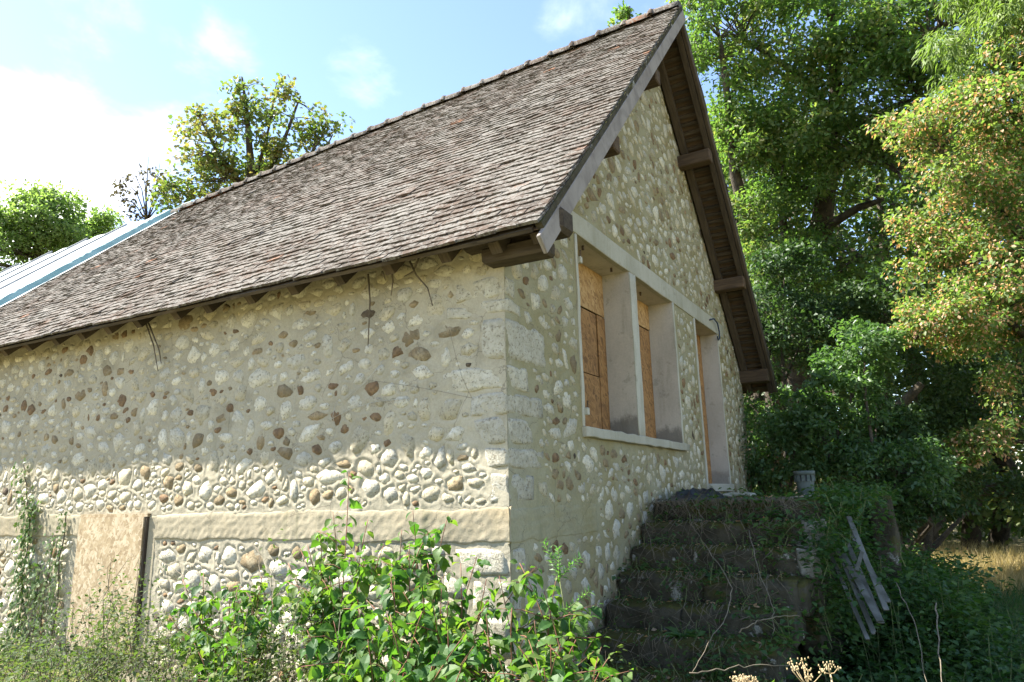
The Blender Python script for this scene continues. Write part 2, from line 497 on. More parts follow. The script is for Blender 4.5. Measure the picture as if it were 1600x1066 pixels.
L_OAK = mat_leaf('oak_leaf', [(0.055, 0.095, 0.032), (0.080, 0.135, 0.042), (0.105, 0.160, 0.050), (0.155, 0.185, 0.062), (0.22, 0.185, 0.08)], 0.5)
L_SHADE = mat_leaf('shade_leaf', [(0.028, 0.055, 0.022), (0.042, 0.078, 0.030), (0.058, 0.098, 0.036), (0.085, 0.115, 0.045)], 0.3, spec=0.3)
L_HORN = mat_leaf('hornbeam_leaf', [(0.085, 0.155, 0.045), (0.12, 0.195, 0.06), (0.15, 0.205, 0.07), (0.19, 0.195, 0.08)], 0.5, tcol=(0.9, 0.95, 0.4))
L_SEED = mat_leaf('hornbeam_seed', [(0.32, 0.18, 0.10), (0.46, 0.29, 0.165), (0.52, 0.36, 0.22), (0.38, 0.20, 0.115)], 0.35, tcol=(1.0, 0.8, 0.45))
L_WILLOW = mat_leaf('willow_leaf', [(0.10, 0.15, 0.04), (0.15, 0.20, 0.06), (0.19, 0.23, 0.08)])
L_BUSH = mat_leaf('bush_leaf', [(0.045, 0.088, 0.034), (0.066, 0.122, 0.045), (0.092, 0.152, 0.056), (0.125, 0.175, 0.066)], 0.42, spec=0.45, rough=0.4)
L_WOOD = mat_leaf('wood_leaf', [(0.035, 0.065, 0.022), (0.06, 0.10, 0.03), (0.095, 0.12, 0.038), (0.15, 0.13, 0.05)], clump=0.25)
L_MAPLE = mat_leaf('maple_leaf', [(0.085, 0.135, 0.045), (0.125, 0.17, 0.055), (0.17, 0.18, 0.065), (0.22, 0.17, 0.08), (0.28, 0.17, 0.09)])  # lightened a little so the colour carries some haze
L_PALE = mat_leaf('pale_ash_leaf', [(0.13, 0.19, 0.07), (0.175, 0.23, 0.09), (0.21, 0.25, 0.11)], 0.5)  # leaf colour lightened to carry the haze over the left trees
L_DRY = mat_leaf('dry_dark_leaf', [(0.05, 0.04, 0.03), (0.09, 0.065, 0.045), (0.12, 0.10, 0.05)], 0.2)
L_DOG = mat_leaf('dogwood_leaf', [(0.028, 0.076, 0.022), (0.048, 0.116, 0.029), (0.080, 0.155, 0.038), (0.115, 0.175, 0.048), (0.165, 0.19, 0.058)], 0.47, 0.5, 0.25, 3.0, (0.85, 1.0, 0.25))
L_BRAM = mat_leaf('bramble_leaf', [(0.03, 0.048, 0.018), (0.055, 0.085, 0.03), (0.09, 0.118, 0.045), (0.15, 0.14, 0.075)], 0.38, 0.6, 0.15, 3.0, (.85, 1, .4))
L_IVY = mat_leaf('ivy_leaf', [(0.045, 0.085, 0.022), (0.075, 0.125, 0.032), (0.13, 0.17, 0.045)], 0.35, 0.5, 0.25, 3.0)
L_NETTLE = mat_leaf('undergrowth_leaf', [(0.025, 0.06, 0.018), (0.04, 0.09, 0.025), (0.065, 0.12, 0.03), (0.10, 0.15, 0.035)], 0.35, 0.5, 0.3, 1.5)
L_GRASS = mat_leaf('dry_grass', [(0.12, 0.13, 0.04), (0.28, 0.24, 0.11), (0.42, 0.34, 0.18), (0.48, 0.38, 0.21)], 0.3, 0.7, 0.15, 0.8, (1.0, 0.9, 0.4))
L_PRIVET = mat_leaf('privet_leaf', [(0.06, 0.14, 0.04), (0.10, 0.19, 0.06), (0.14, 0.23, 0.08)], 0.4, 0.35, 0.5, 3.0)
L_YELLOW = mat_leaf('yellow_leaf', [(0.45, 0.27, 0.05), (0.55, 0.35, 0.07)], 0.3, tcol=(1, .8, .3))

# ------------------------------------------------------------------ house measures (metres)
W = 7.42                       # length of the gable wall along y; long wall along -x
OE, OG = 0.36, 0.47            # eave and gable overhang
XL = -22.0                     # far end of the house
def z_eave(x): return 3.165 + 0.016 * np.clip(-np.asarray(x, float), 0, 12)
def z_ridge(x): return 7.47 + 0.038 * np.clip(np.asarray(x, float), -10, 1)
ZE2 = 3.06                     # eave height on the far slope
Z_LB, Z_LT, Z_SILL, Z_DOOR = 3.731, 3.933, 2.03, 1.58
WL, M1, M2, WR, DL, DR = 1.254, 2.506, 2.696, 3.936, 4.888, 6.016
BAND0, BAND1 = 1.17, 1.415
OSB = (-5.03, -3.95, 0.18, 1.375)

def roof_pt(x, s, far=False, off=0.0):
    """point on the roof plane; s = 0 at the eave, 1 at the ridge"""
    if not far:
        a = np.array([x, -OE, float(z_eave(x))]); b = np.array([x, W / 2, float(z_ridge(x))])
    else:
        a = np.array([x, W + OE, ZE2]); b = np.array([x, W / 2, float(z_ridge(x))])
    d = (b - a) / np.linalg.norm(b - a)
    nrm = np.array([0, -d[2], d[1]]) if not far else np.array([0, d[2], -d[1]])
    return a + (b - a) * s + nrm * off, d, nrm, np.linalg.norm(b - a)

def wall_top(y):
    """underside of the roof over the gable wall"""
    y = np.asarray(y, float)
    za = z_eave(0) + (z_ridge(0) - z_eave(0)) * (y + OE) / (W / 2 + OE)
    zb = ZE2 + (z_ridge(0) - ZE2) * (W + OE - y) / (W / 2 + OE)
    return np.minimum(za, zb) - 0.10

house = empty('stone_house', 'old rubble stone house with mossy tiled roof and boarded gable windows', 'house', (0, 0, 0))

# ------------------------------------------------------------------ ground
def ground():
    xs = np.concatenate([np.linspace(-400, -30, 12)[:-1], np.linspace(-30, 30, 90), np.linspace(30, 400, 12)[1:]])
    X, Y = np.meshgrid(xs, xs, indexing='ij')
    Z = -0.1 + 0.05 * np.sin(X * 0.9) * np.cos(Y * 0.8) + 0.0 * X
    n_ = len(xs)
    V = np.stack([X, Y, Z], -1).reshape(-1, 3)
    i, j = np.meshgrid(np.arange(n_ - 1), np.arange(n_ - 1), indexing='ij')
    a = (i * n_ + j).ravel()
    F = np.stack([a, a + n_, a + n_ + 1, a + 1], 1)
    o = mesh_obj('ground', V, F, M_GROUND, None, True)
    tag(o, kind='structure')
ground()

# ------------------------------------------------------------------ rubble walls
def layout(u0, u1, v0, v1, reject, gapf, tilt, mats_p, sizes, seed, tabular=1.0):
    """fill the wall with irregular stones, big ones first, each kept a joint's width off the others"""
    g = np.random.default_rng(seed)
    res = 0.0075
    nu, nv = int((u1 - u0) / res) + 1, int((v1 - v0) / res) + 1
    occ = np.zeros((nu, nv), bool)
    out = []
    for (a0, a1, tries) in sizes:
        for _ in range(tries):
            u, v = g.uniform(u0, u1), g.uniform(v0, v1)
            a = g.uniform(a0, a1)
            b = a * g.uniform(0.42, 0.85) * tabular
            if g.random() < 0.12: a, b = b, a
            iu, iv = int((u - u0) / res), int((v - v0) / res)
            if occ[iu, iv] or reject(u, v, a, b): continue
            k = int(g.integers(4, 8))
            o0 = g.uniform(0, 6.28)
            st = dict(u=u, v=v, a=a, b=b, rot=g.normal() * tilt, ang=[o0 + 6.283 * (q + g.uniform(-.32, .32)) / k for q in range(k)],
                      ds=list(g.uniform(0.84, 1.12, k)), ph=list(g.uniform(0, 6.28, 2)), am=[g.uniform(0, .05), g.uniform(0, .045)],
                      m=int(g.choice(5, p=mats_p)) if a < .085 else int(g.choice(3, p=(.62, .28, .10))), h=g.uniform(0.002, 0.009) * (1.0 if v > 1.8 else .75), tx=g.normal() * .035, ty=g.normal() * .045)
            gap = gapf(u, v)
            m = max(a, b) * 1.3 + gap
            i0, i1, j0, j1 = max(0, int((u - m - u0) / res)), min(nu, int((u + m - u0) / res) + 2), max(0, int((v - m - v0) / res)), min(nv, int((v + m - v0) / res) + 2)
            du = (u0 + np.arange(i0, i1) * res - u)[:, None]; dv = (v0 + np.arange(j0, j1) * res - v)[None, :]
            c, q = math.cos(st['rot']), math.sin(st['rot'])
            x, y = du * c + dv * q, -du * q + dv * c
            d = np.hypot(x, y) - radius(st, np.arctan2(y, x))
            w = occ[i0:i1, j0:j1]
            if (w & (d < gap)).any(): continue
            w |= d < 0
            out.append(st)
    return out

def radius(s, th):
    """distance to the edge of a rounded irregular polygon squeezed into an a x b box"""
    c, q = np.cos(th), np.sin(th)
    x, y = c / s['a'], q / s['b']
    e = 28.0
    tot = 0
    for an, d in zip(s['ang'], s['ds']):
        tot = tot + np.maximum((x * math.cos(an) + y * math.sin(an)) / d, 0) ** e
    base = np.maximum(tot, 1e-12) ** (-1 / e)
    return base * (1 + s['am'][0] * np.cos(3 * th + s['ph'][0]) + s['am'][1] * np.cos(7 * th + s['ph'][1]))

def wave(U, V, k, seed):
    g = np.random.default_rng(seed)
    o = np.zeros_like(U)
    for _ in range(10):
        a = g.uniform(0, 6.28); f = k * g.uniform(0.6, 1.8); ph = g.uniform(0, 6.28)
        o += np.sin((U * math.cos(a) + V * math.sin(a)) * f + ph)
    return o / 4.0

def wall_sheet(name, us, vs, frame, stones, mat, top=None, holes=(), smear=None):
    """mortar sheet with a hollow pressed round every stone; frame(u, v, h) gives world points"""
    U, V = np.meshgrid(us, vs, indexing='ij')
    if top is not None:
        V = np.minimum(V, top(us)[:, None])
    H = 0.0016 * wave(U, V, 5.0, 3) + 0.0022 * wave(U, V, 30.0, 5) + 0.0014 * wave(U, V, 85.0, 6)
    for s in stones:
        m = max(s['a'], s['b']) * 1.25 + 0.03
        i0, i1 = np.searchsorted(us, [s['u'] - m, s['u'] + m])
        j0, j1 = np.searchsorted(vs, [s['v'] - m, s['v'] + m])
        if i1 - i0 < 1 or j1 - j0 < 1: continue
        du, dv = U[i0:i1, j0:j1] - s['u'], V[i0:i1, j0:j1] - s['v']
        c, q = math.cos(s['rot']), math.sin(s['rot'])
        a, b = du * c + dv * q, -du * q + dv * c
        d = np.hypot(a, b) - radius(s, np.arctan2(b, a))
        t = np.clip(d / 0.022, 0, 1); t = t * t * (3 - 2 * t)
        deep = 0.016 if smear is None else 0.016 * smear(s['u'], s['v'])
        rim = 0.004 * np.exp(-((d - 0.02) / 0.012) ** 2)
        H[i0:i1, j0:j1] = np.where(d < 0.05, np.minimum(H[i0:i1, j0:j1], 0.002 - deep * (1 - t) + 0.5 * H[i0:i1, j0:j1]) + rim, H[i0:i1, j0:j1])
    P = frame(U, V, H)
    nu, nv = U.shape
    i, j = np.meshgrid(np.arange(nu - 1), np.arange(nv - 1), indexing='ij')
    keep = (V[:-1, 1:] - V[:-1, :-1] > 1e-5) | (V[1:, 1:] - V[1:, :-1] > 1e-5)
    uc, vc = (U[:-1, :-1] + U[1:, 1:]) / 2, (V[:-1, :-1] + V[1:, 1:]) / 2
    for (h0, h1, k0, k1) in holes:
        keep &= ~((uc > h0) & (uc < h1) & (vc > k0) & (vc < k1))
    a = (i * nv + j)[keep]
    F = np.stack([a, a + nv, a + nv + 1, a + 1], 1)
    return mesh_obj(name, P.reshape(-1, 3), F, mat, house, True)

def stone_geo(s, n=14):
    """small rough dome; local (u, v, h)"""
    th = np.arange(n) * 2 * math.pi / n
    R = radius(s, th)
    V = []
    big = min(s['a'], s['b'])
    rj = [1 + random.uniform(-.06, .05) for _ in range(n)]
    for (k, hh, jz) in ((1.0, -0.018, 0), (0.88, s['h'] * .8, .4)):
        for i in range(n):
            r_ = R[i] * k * (rj[i] if k > .86 else 1 + random.uniform(-.10, .08))
            V.append((r_ * math.cos(th[i]), r_ * math.sin(th[i]), hh + random.uniform(-jz, jz * .8) * min(0.011, big * .24)))
    V.append((0, 0, s['h'] * random.uniform(0.8, 1.15)))
    V = [(x, y, z + (s['tx'] * x + s['ty'] * y if k_ >= n else 0)) for k_, (x, y, z) in enumerate(V)]
    c, q = math.cos(s['rot']), math.sin(s['rot'])
    V = [(x * c - y * q, x * q + y * c, z) for x, y, z in V]
    F = []
    for k in range(1):
        for i in range(n):
            F.append((k * n + i, k * n + (i + 1) % n, (k + 1) * n + (i + 1) % n, (k + 1) * n + i))
    for i in range(n):
        F.append((n + i, n + (i + 1) % n, 2 * n))
    return V, F

def segs(step, *knots):
    out = []
    for a, b in zip(knots[:-1], knots[1:]):
        st = step if not callable(step) else step((a + b) / 2)
        out.append(np.linspace(a, b, max(2, int(abs(b - a) / st) + 1))[:-1])
    return np.concatenate(out + [[knots[-1]]])

QUOINS = [(2.87, 3.02, .42, .16), (2.75, 2.85, .50, .22), (2.415, 2.715, .215, .62), (2.205, 2.375, .56, .30), (2.03, 2.185, .29, .50), (1.83, 2.01, .30, .38), (1.665, 1.805, .185, .50),
          (1.44, 1.63, .16, .34), (0.975, 1.145, .44, .20), (0.74, 0.945, .30, .46), (0.47, 0.715, .46, .27), (0.2, 0.445, .30, .42), (-0.1, 0.175, .4, .3)]

def near_quoin(u, v, a, b, side):
    for z0, z1, l, r in QUOINS:
        if z0 - b - .01 < v < z1 + b + .01 and u < (l, r)[side] + a + 0.015: return True
    return u < a + 0.02

def rej_long(u, v, a, b):
    x = -u
    if OSB[0] - .16 - a < x < OSB[1] + .20 + a and v < OSB[3] + b + .03: return True
    if BAND0 - b - .005 < v < BAND1 + b + .005: return True
    if v + b > 3.30 or near_quoin(u, v, a, b, 0): return True
    return False

long_st = layout(0.0, 9.0, -0.05, 3.30, rej_long, lambda u, v: (0.007 + 0.004 * math.sin(u * 1.7 + 2.2 * v)) if v > 1.75 else 0.003, 0.17, (0.50, 0.27, 0.13, 0.085, 0.015),
                 ((.085, .125, 700), (.06, .095, 7000), (.042, .068, 18000), (.026, .042, 12000)), 5)

def rej_gable(u, v, a, b):
    if v + b * 1.2 > float(wall_top(u)) - 0.05 or u + a > W - 0.01: return True
    if near_quoin(u, v, a, b, 1): return True
    if v + b > Z_LB - .02 and v - b < Z_LT + .02 and 0.92 - a < u < 6.42 + a: return True
    if WL - .09 - a < u < WR + .09 + a and Z_SILL - .13 - b < v < Z_LB: return True
    if DL - .09 - a < u < DR + .09 + a and Z_DOOR - .1 - b < v < Z_LB: return True
    if u < 1.45 + a and BAND0 - b < v < BAND1 + b: return True
    return False

gable_st = layout(0.0, W, -0.05, 7.2, rej_gable, lambda u, v: 0.004 if v < 2.4 else 0.007 + .004 * math.sin(u * 2 + v * 3), 0.42, (0.38, 0.33, 0.19, 0.085, 0.015),
                  ((.08, .115, 1200), (.058, .09, 9000), (.04, .064, 24000), (.025, .04, 14000)), 6)

fl_long = lambda U, V, H: np.stack([-U, -H, V], -1)
fl_gab = lambda U, V, H: np.stack([H, U, V], -1)
us = segs(lambda c: 0.014 if c < 7.2 else 0.06, 0.0, 3.78, 3.95, 5.03, 7.2, 9.0, 22.0)
us = np.unique(np.concatenate([us[us <= 9.0], np.linspace(9, 22, 60)]))
vs = segs(0.0145, -0.2, 0.18, OSB[3], 3.42)
long_wall = wall_sheet('long_wall', us, vs, fl_long, long_st, M_MORTAR, smear=lambda u, v: 0.16 if v > 1.8 else 0.42)
ug = segs(0.018, 0.0, WL, M1, M2, WR, DL, DR, W)
vg = segs(0.018, -0.2, Z_DOOR, Z_SILL, Z_LB, Z_LT, 7.4)
gable_wall = wall_sheet('gable_wall', ug, vg, fl_gab, gable_st, M_MORTAR_G, top=wall_top,
                        holes=((WL, M1, Z_SILL, Z_LB), (M2, WR, Z_SILL, Z_LB), (DL, DR, Z_DOOR, Z_LB)), smear=lambda u, v: 0.18)

def stones_out():
    cand = []
    for st, fl, wall, nrm in ((long_st, fl_long, long_wall, np.array([0, -1., 0])), (gable_st, fl_gab, gable_wall, np.array([1., 0, 0]))):
        for s in st:
            c = fl(np.array(s['u']), np.array(s['v']), np.array(0.0))
            d = CAM - c
            L = np.linalg.norm(d)
            area = s['a'] * s['b'] * abs(d @ nrm) / L ** 3
            dd = c - CAM
            vis = dd @ fw > 0 and abs(dd @ RT / (dd @ fw)) < 0.76 and abs(dd @ UP / (dd @ fw)) < 0.5
            cand.append((area if vis and c[2] > 0.75 else area * 0.02, s, fl, wall, c))
    cand.sort(key=lambda t: -t[0])
    BV, BF, BM = [], [], []
    for k, (ar, s, fl, wall, c) in enumerate(cand):
        V, F = stone_geo(s)
        V = np.array(V)
        Wd = fl(V[:, 0], V[:, 1], V[:, 2])
        if fl is fl_long: F = [f[::-1] for f in F]
        F = [f[::-1] for f in F] if fl is fl_long else F
        if k < 300 - len(QUOINS):
            me = raw_mesh('stone', Wd, F, STONES[s['m']], True)
            o = bpy.data.objects.new('stone', me)
            o.location = c
            put(o, wall)
        else:
            b = len(BV)
            BV.extend(map(tuple, Wd + c))
            BF.extend(tuple(b + i for i in f) for f in F)
            BM.extend([s['m']] * len(F))
    o = mesh_obj('small_stones', BV, BF, STONES, house, True, BM)
    tag(o, kind='stuff')
stones_out()

def rough_block(name, x0, x1, y0, y1, z0, z1, mat, parent, cuts=4, rnd_=0.016, amp=0.006, seed=0):
    bm = bmesh.new()
    bmesh.ops.create_cube(bm, size=1.0)
    bmesh.ops.subdivide_edges(bm, edges=list(bm.edges), cuts=cuts, use_grid_fill=True)
    sx, sy, sz = x1 - x0, y1 - y0, z1 - z0
    g = np.random.default_rng(seed)
    ph = g.uniform(0, 6.28, (4, 3)); fr = g.uniform(6, 22, (4, 3))
    for v in bm.verts:
        p = [v.co.x * sx, v.co.y * sy, v.co.z * sz]
        hs = (sx / 2, sy / 2, sz / 2)
        q = [max(abs(p[i]) - (hs[i] - rnd_ * 2), 0) / (rnd_ * 2) for i in range(3)]
        l2 = math.sqrt(sum(t * t for t in q))
        if l2 > 1:
            for i in range(3):
                if q[i] > 0:
                    p[i] = math.copysign(hs[i] - rnd_ * 2 + rnd_ * 2 * q[i] / l2, p[i])
        w = [sum(math.sin(fr[k, i] * (p[0] + p[1] * 1.3 + p[2] * .7) + ph[k, i] + p[(i + k) % 3] * 9) for k in range(4)) * amp / 2 for i in range(3)]
        v.co = Vector(((x0 + x1) / 2 + p[0] + w[0], (y0 + y1) / 2 + p[1] + w[1], (z0 + z1) / 2 + p[2] + w[2]))
    me = bpy.data.meshes.new(name)
    bm.to_mesh(me); bm.free()
    me.materials.append(mat)
    me.polygons.foreach_set('use_smooth', np.ones(len(me.polygons), dtype=bool))
    o = bpy.data.objects.new(name, me)
    if parent is not None and parent.parent is None:
        o.location = -Vector(parent.location)
    return put(o, parent)

for k, (z0, z1, l, r) in enumerate(QUOINS):
    rough_block('quoin_stone', -l, 0.006, -0.006, r, z0, z1, M_QUOIN, long_wall, 5, 0.012 if k == 2 else 0.008, 0.003 if k == 2 else 0.007, k)

def band(name, us, fl, seed, wall):
    vs = np.linspace(BAND0, BAND1, 22)
    U, V = np.meshgrid(us, vs, indexing='ij')
    H = 0.008 + 0.0045 * wave(U, V, 3.0, seed) + 0.0022 * wave(U, V, 24.0, seed + 1) + 0.0020 * wave(U, V, 75, seed + 2)
    t = np.linspace(0, 1, 22)
    e0 = 0.016 * wave(us, us * 0, 7, seed + 4) + 0.010 * wave(us, us * 0, 26, seed + 5)
    e1 = 0.014 * wave(us, us * 0, 7, seed + 6) + 0.009 * wave(us, us * 0, 24, seed + 7)
    V = V + e0[:, None] * np.clip(1 - t * 5, 0, 1)[None] + e1[:, None] * np.clip(1 - (1 - t) * 5, 0, 1)[None]
    H = H * np.clip(np.minimum(t / .06, (1 - t) / .16), 0, 1)[None] - .014 * (np.minimum(t, 1 - t) < .02)[None]
    if fl is fl_gab: H[-1, :] = -0.02
    P = fl(U, V, H)
    nu, nv = U.shape
    i, j = np.meshgrid(np.arange(nu - 1), np.arange(nv - 1), indexing='ij')
    a = (i * nv + j).ravel()
    mesh_obj(name, P.reshape(-1, 3), np.stack([a, a + nv, a + nv + 1, a + 1], 1), M_BAND if fl is fl_long else M_MORTAR_G, wall, True)

band('plinth_band', np.linspace(-0.015, -OSB[1] - .14, 240), fl_long, 21, long_wall)
band('plinth_band', np.linspace(-OSB[0] + .05, 9.0, 200), fl_long, 25, long_wall)
band('plinth_band', np.linspace(-0.015, 1.42, 80), fl_gab, 31, gable_wall)

MB().box(-.08, -.003, .003, .08, -.2, 3.3).build('corner_core', M_MORTAR, house)
# walls not in view, closing the house
MB().box(XL, -0.02, W - 0.02, W, -0.2, 3.3).build('back_wall', M_MORTAR, house)
MB().box(XL, XL + .3, 0.02, W - 0.03, -0.2, 3.3).build('end_wall', M_MORTAR, house)

# ------------------------------------------------------------------ openings of the gable wall
rough_block('lintel', -0.05, 0.015, 1.02, 6.39, Z_LB, Z_LT, M_LINTEL, house, 18, 0.004, 0.0035, 90)
rough_block('window_sill', -0.30, 0.055, WL - .06, WR + .11, Z_SILL - .085, Z_SILL + .001, M_LINTEL, house, 18, 0.005, 0.004, 91)

def opening(name, y0, y1, z0, z1, depth):
    m = MB()
    m.v += [(0.004, y0, z0), (-depth, y0, z0), (-depth, y0, z1), (0.004, y0, z1), (0.004, y1, z0), (-depth, y1, z0), (-depth, y1, z1), (0.004, y1, z1)]
    m.f += [(0, 1, 2, 3), (4, 7, 6, 5), (3, 2, 6, 7), (0, 4, 5, 1)]
    return m.build(name, M_REVEAL_D if name == 'doorway' else M_REVEAL, house)

def strip(y0, y1, z0, z1, parent, nm='jamb'):
    return rough_block(nm, -0.02, 0.013, y0, y1, z0, z1, M_FRAME, parent, 14, 0.003, 0.0026, int(y0 * 100))

w1 = opening('window', WL, M1, Z_SILL, Z_LB, 0.32)
w2 = opening('window', M2, WR, Z_SILL, Z_LB, 0.32)
dr = opening('doorway', DL, DR, Z_DOOR, Z_LB, 0.26)
strip(WL - .05, WL - .002, Z_SILL, Z_LB - .001, w1)
strip(M1 + .012, M2 - .002, Z_SILL, Z_LB - .001, house, 'mullion')
strip(WR + .002, WR + .05, Z_SILL, Z_LB - .001, w2)
strip(DL - .06, DL - .002, Z_DOOR - .1, Z_LB - .001, dr)
strip(DR + .002, DR + .045, Z_DOOR - .1, Z_LB - .001, dr)
bevel_obj(MB().box(-0.25, 0.05, DL - .02, DR + .04, Z_DOOR - .1, Z_DOOR).build('threshold', M_LINTEL, dr), 0.008)
for (y0, y1, z0, z1, x, par) in ((WL, M1, 3.28, Z_LB, -.290, w1), (WL, 1.80, Z_SILL + .01, 3.27, -.297, w1), (1.81, 2.30, Z_SILL, 2.62, -.292, w1), (1.81, 2.30, 2.63, 3.27, -.300, w1), (2.305, M1, Z_SILL, 3.27, -.288, w1),
                                 (M2, WR, 3.42, Z_LB, -.295, w2), (M2, WR, Z_SILL, 3.41, -.303, w2), (DL, DR, Z_DOOR, Z_LB, -.24, dr)):
    MB().box(x - .012, x, y0 + .003, y1 - .003, z0, z1 - .003).build('board', M_OSB if z1 > 3.5 and par is not dr else M_OSB_DARK, par)
for z in (3.46, 2.13):
    bevel_obj(MB().box(-.012, 0.04, WL - .012, WL + .028, z, z + .06).build('hinge', M_FRAME, w1), 0.004)
    MB().tube([(0.03, WL + .01, z + .06), (0.03, WL + .01, z + .12)], 0.008).build('hinge_pin', M_BEAM, w1)
MB().tube([(-.07, 1.55, 3.73), (-.07, 1.55, 3.69)], .012, 8).build('bolt', M_BEAM, w1)
MB().tube([(-.1, 2.30, 3.73), (-.1, 2.30, 3.69)], .012, 8).build('bolt', M_BEAM, w1)
MB().tube([(-.16, 3.3, 3.73), (-.16, 3.3, 3.69)], .012, 8).build('bolt', M_BEAM, w2)
# edge of a rusty rail seen in the doorway
MB().box(-.12, -.10, DL + .002, DL + .012, Z_DOOR + .02, Z_LB - .2).build('rusty_rail', M_ORANGE, dr)
# cable end hanging from the lintel
MB().tube([(0.016, 5.62, 3.86), (.05, 5.75, 3.90), (.06, 5.9, 3.86), (.05, 6.0, 3.76), (.04, 6.03, 3.66), (.03, 5.98, 3.63), (.03, 5.95, 3.68)], 0.011, 6).build('cable', M_CABLE, house, True)

# boarded cellar opening in the long wall
ob = MB().box(OSB[0], OSB[1], -0.045, -0.022, OSB[2], OSB[3], 0.0).build('cellar_board', M_OSB_PALE, house)
MB().box(OSB[0] - .01, OSB[1] + .04, -0.035, 0.02, OSB[3] + .002, OSB[3] + .03).build('board_rail', M_OSB_PALE, house)
MB().box(OSB[1] + .003, OSB[1] + .028, -0.03, 0.01, OSB[2], OSB[3]).build('board_edge', M_RAFTER, house)
bevel_obj(MB().box(OSB[1] + .03, OSB[1] + .145, -0.006, 0.03, OSB[2], OSB[3] + .0, .004).build('cellar_jamb', M_BAND, house), 0.005)

# ------------------------------------------------------------------ roof
roof = mesh_obj('roof', *(lambda q: (q[0], q[1]))((lambda: (
    [tuple(roof_pt(x, s, f, o)[0]) for f in (False, True) for x in (XL, -10, 0, OG - .015) for s in (0.005, 0.9985) for o in (-0.03, -0.055)], []))()), M_BEAM, house)
def deck():
    me = roof.data
    me.clear_geometry()
    V, F = [], []
    for far in (False, True):
        b = len(V)
        xs = (XL, -10.0, -5.0, 0.0, OG - .02)
        for x in xs:
            for s in (0.003, 0.9985):
                for o in (-0.03, -0.038):
                    V.append(tuple(roof_pt(x, s, far, o)[0]))
        for i in range(len(xs) - 1):
            k = b + i * 4
            F += [(k, k + 4, k + 6, k + 2), (k + 1, k + 3, k + 7, k + 5), (k, k + 1, k + 5, k + 4), (k + 2, k + 6, k + 7, k + 3)]
        F += [(b, b + 2, b + 3, b + 1), (b + 16, b + 17, b + 19, b + 18)]
    me.from_pydata(V, [], F); me.update()
deck()

def tile_variant(k):
    g = random.Random(100 + k)
    V, F = [], []
    xs = (-0.082, -0.03, 0.03, 0.082)
    cur = g.uniform(-0.003, 0.005)
    for y in (0.0, 0.06, 0.25):
        for i, x in enumerate(xs):
            j = 0.004 if y < .1 else 0.001
            bend = cur * (1 - (x / 0.082) ** 2)
            V.append((x + g.uniform(-j, j), y + g.uniform(-j, j) + (g.uniform(0, .014) if y == 0 and i in (0, 3) and g.random() < .35 else 0), 0.020 + bend + g.uniform(-.0025, .0025)))
    for i, x in enumerate(xs):
        V.append((x, 0.003, 0.0))
    V += [(xs[0], 0.25, 0), (xs[3], 0.25, 0)]
    for r in range(2):
        for i in range(3):
            a = r * 4 + i
            F.append((a, a + 1, a + 5, a + 4))
    for i in range(3):
        F.append((12 + i, 13 + i, 1 + i, i))
    F.append((16, 12, 0, 4, 8)); F.append((15, 17, 11, 7, 3))
    return V, F

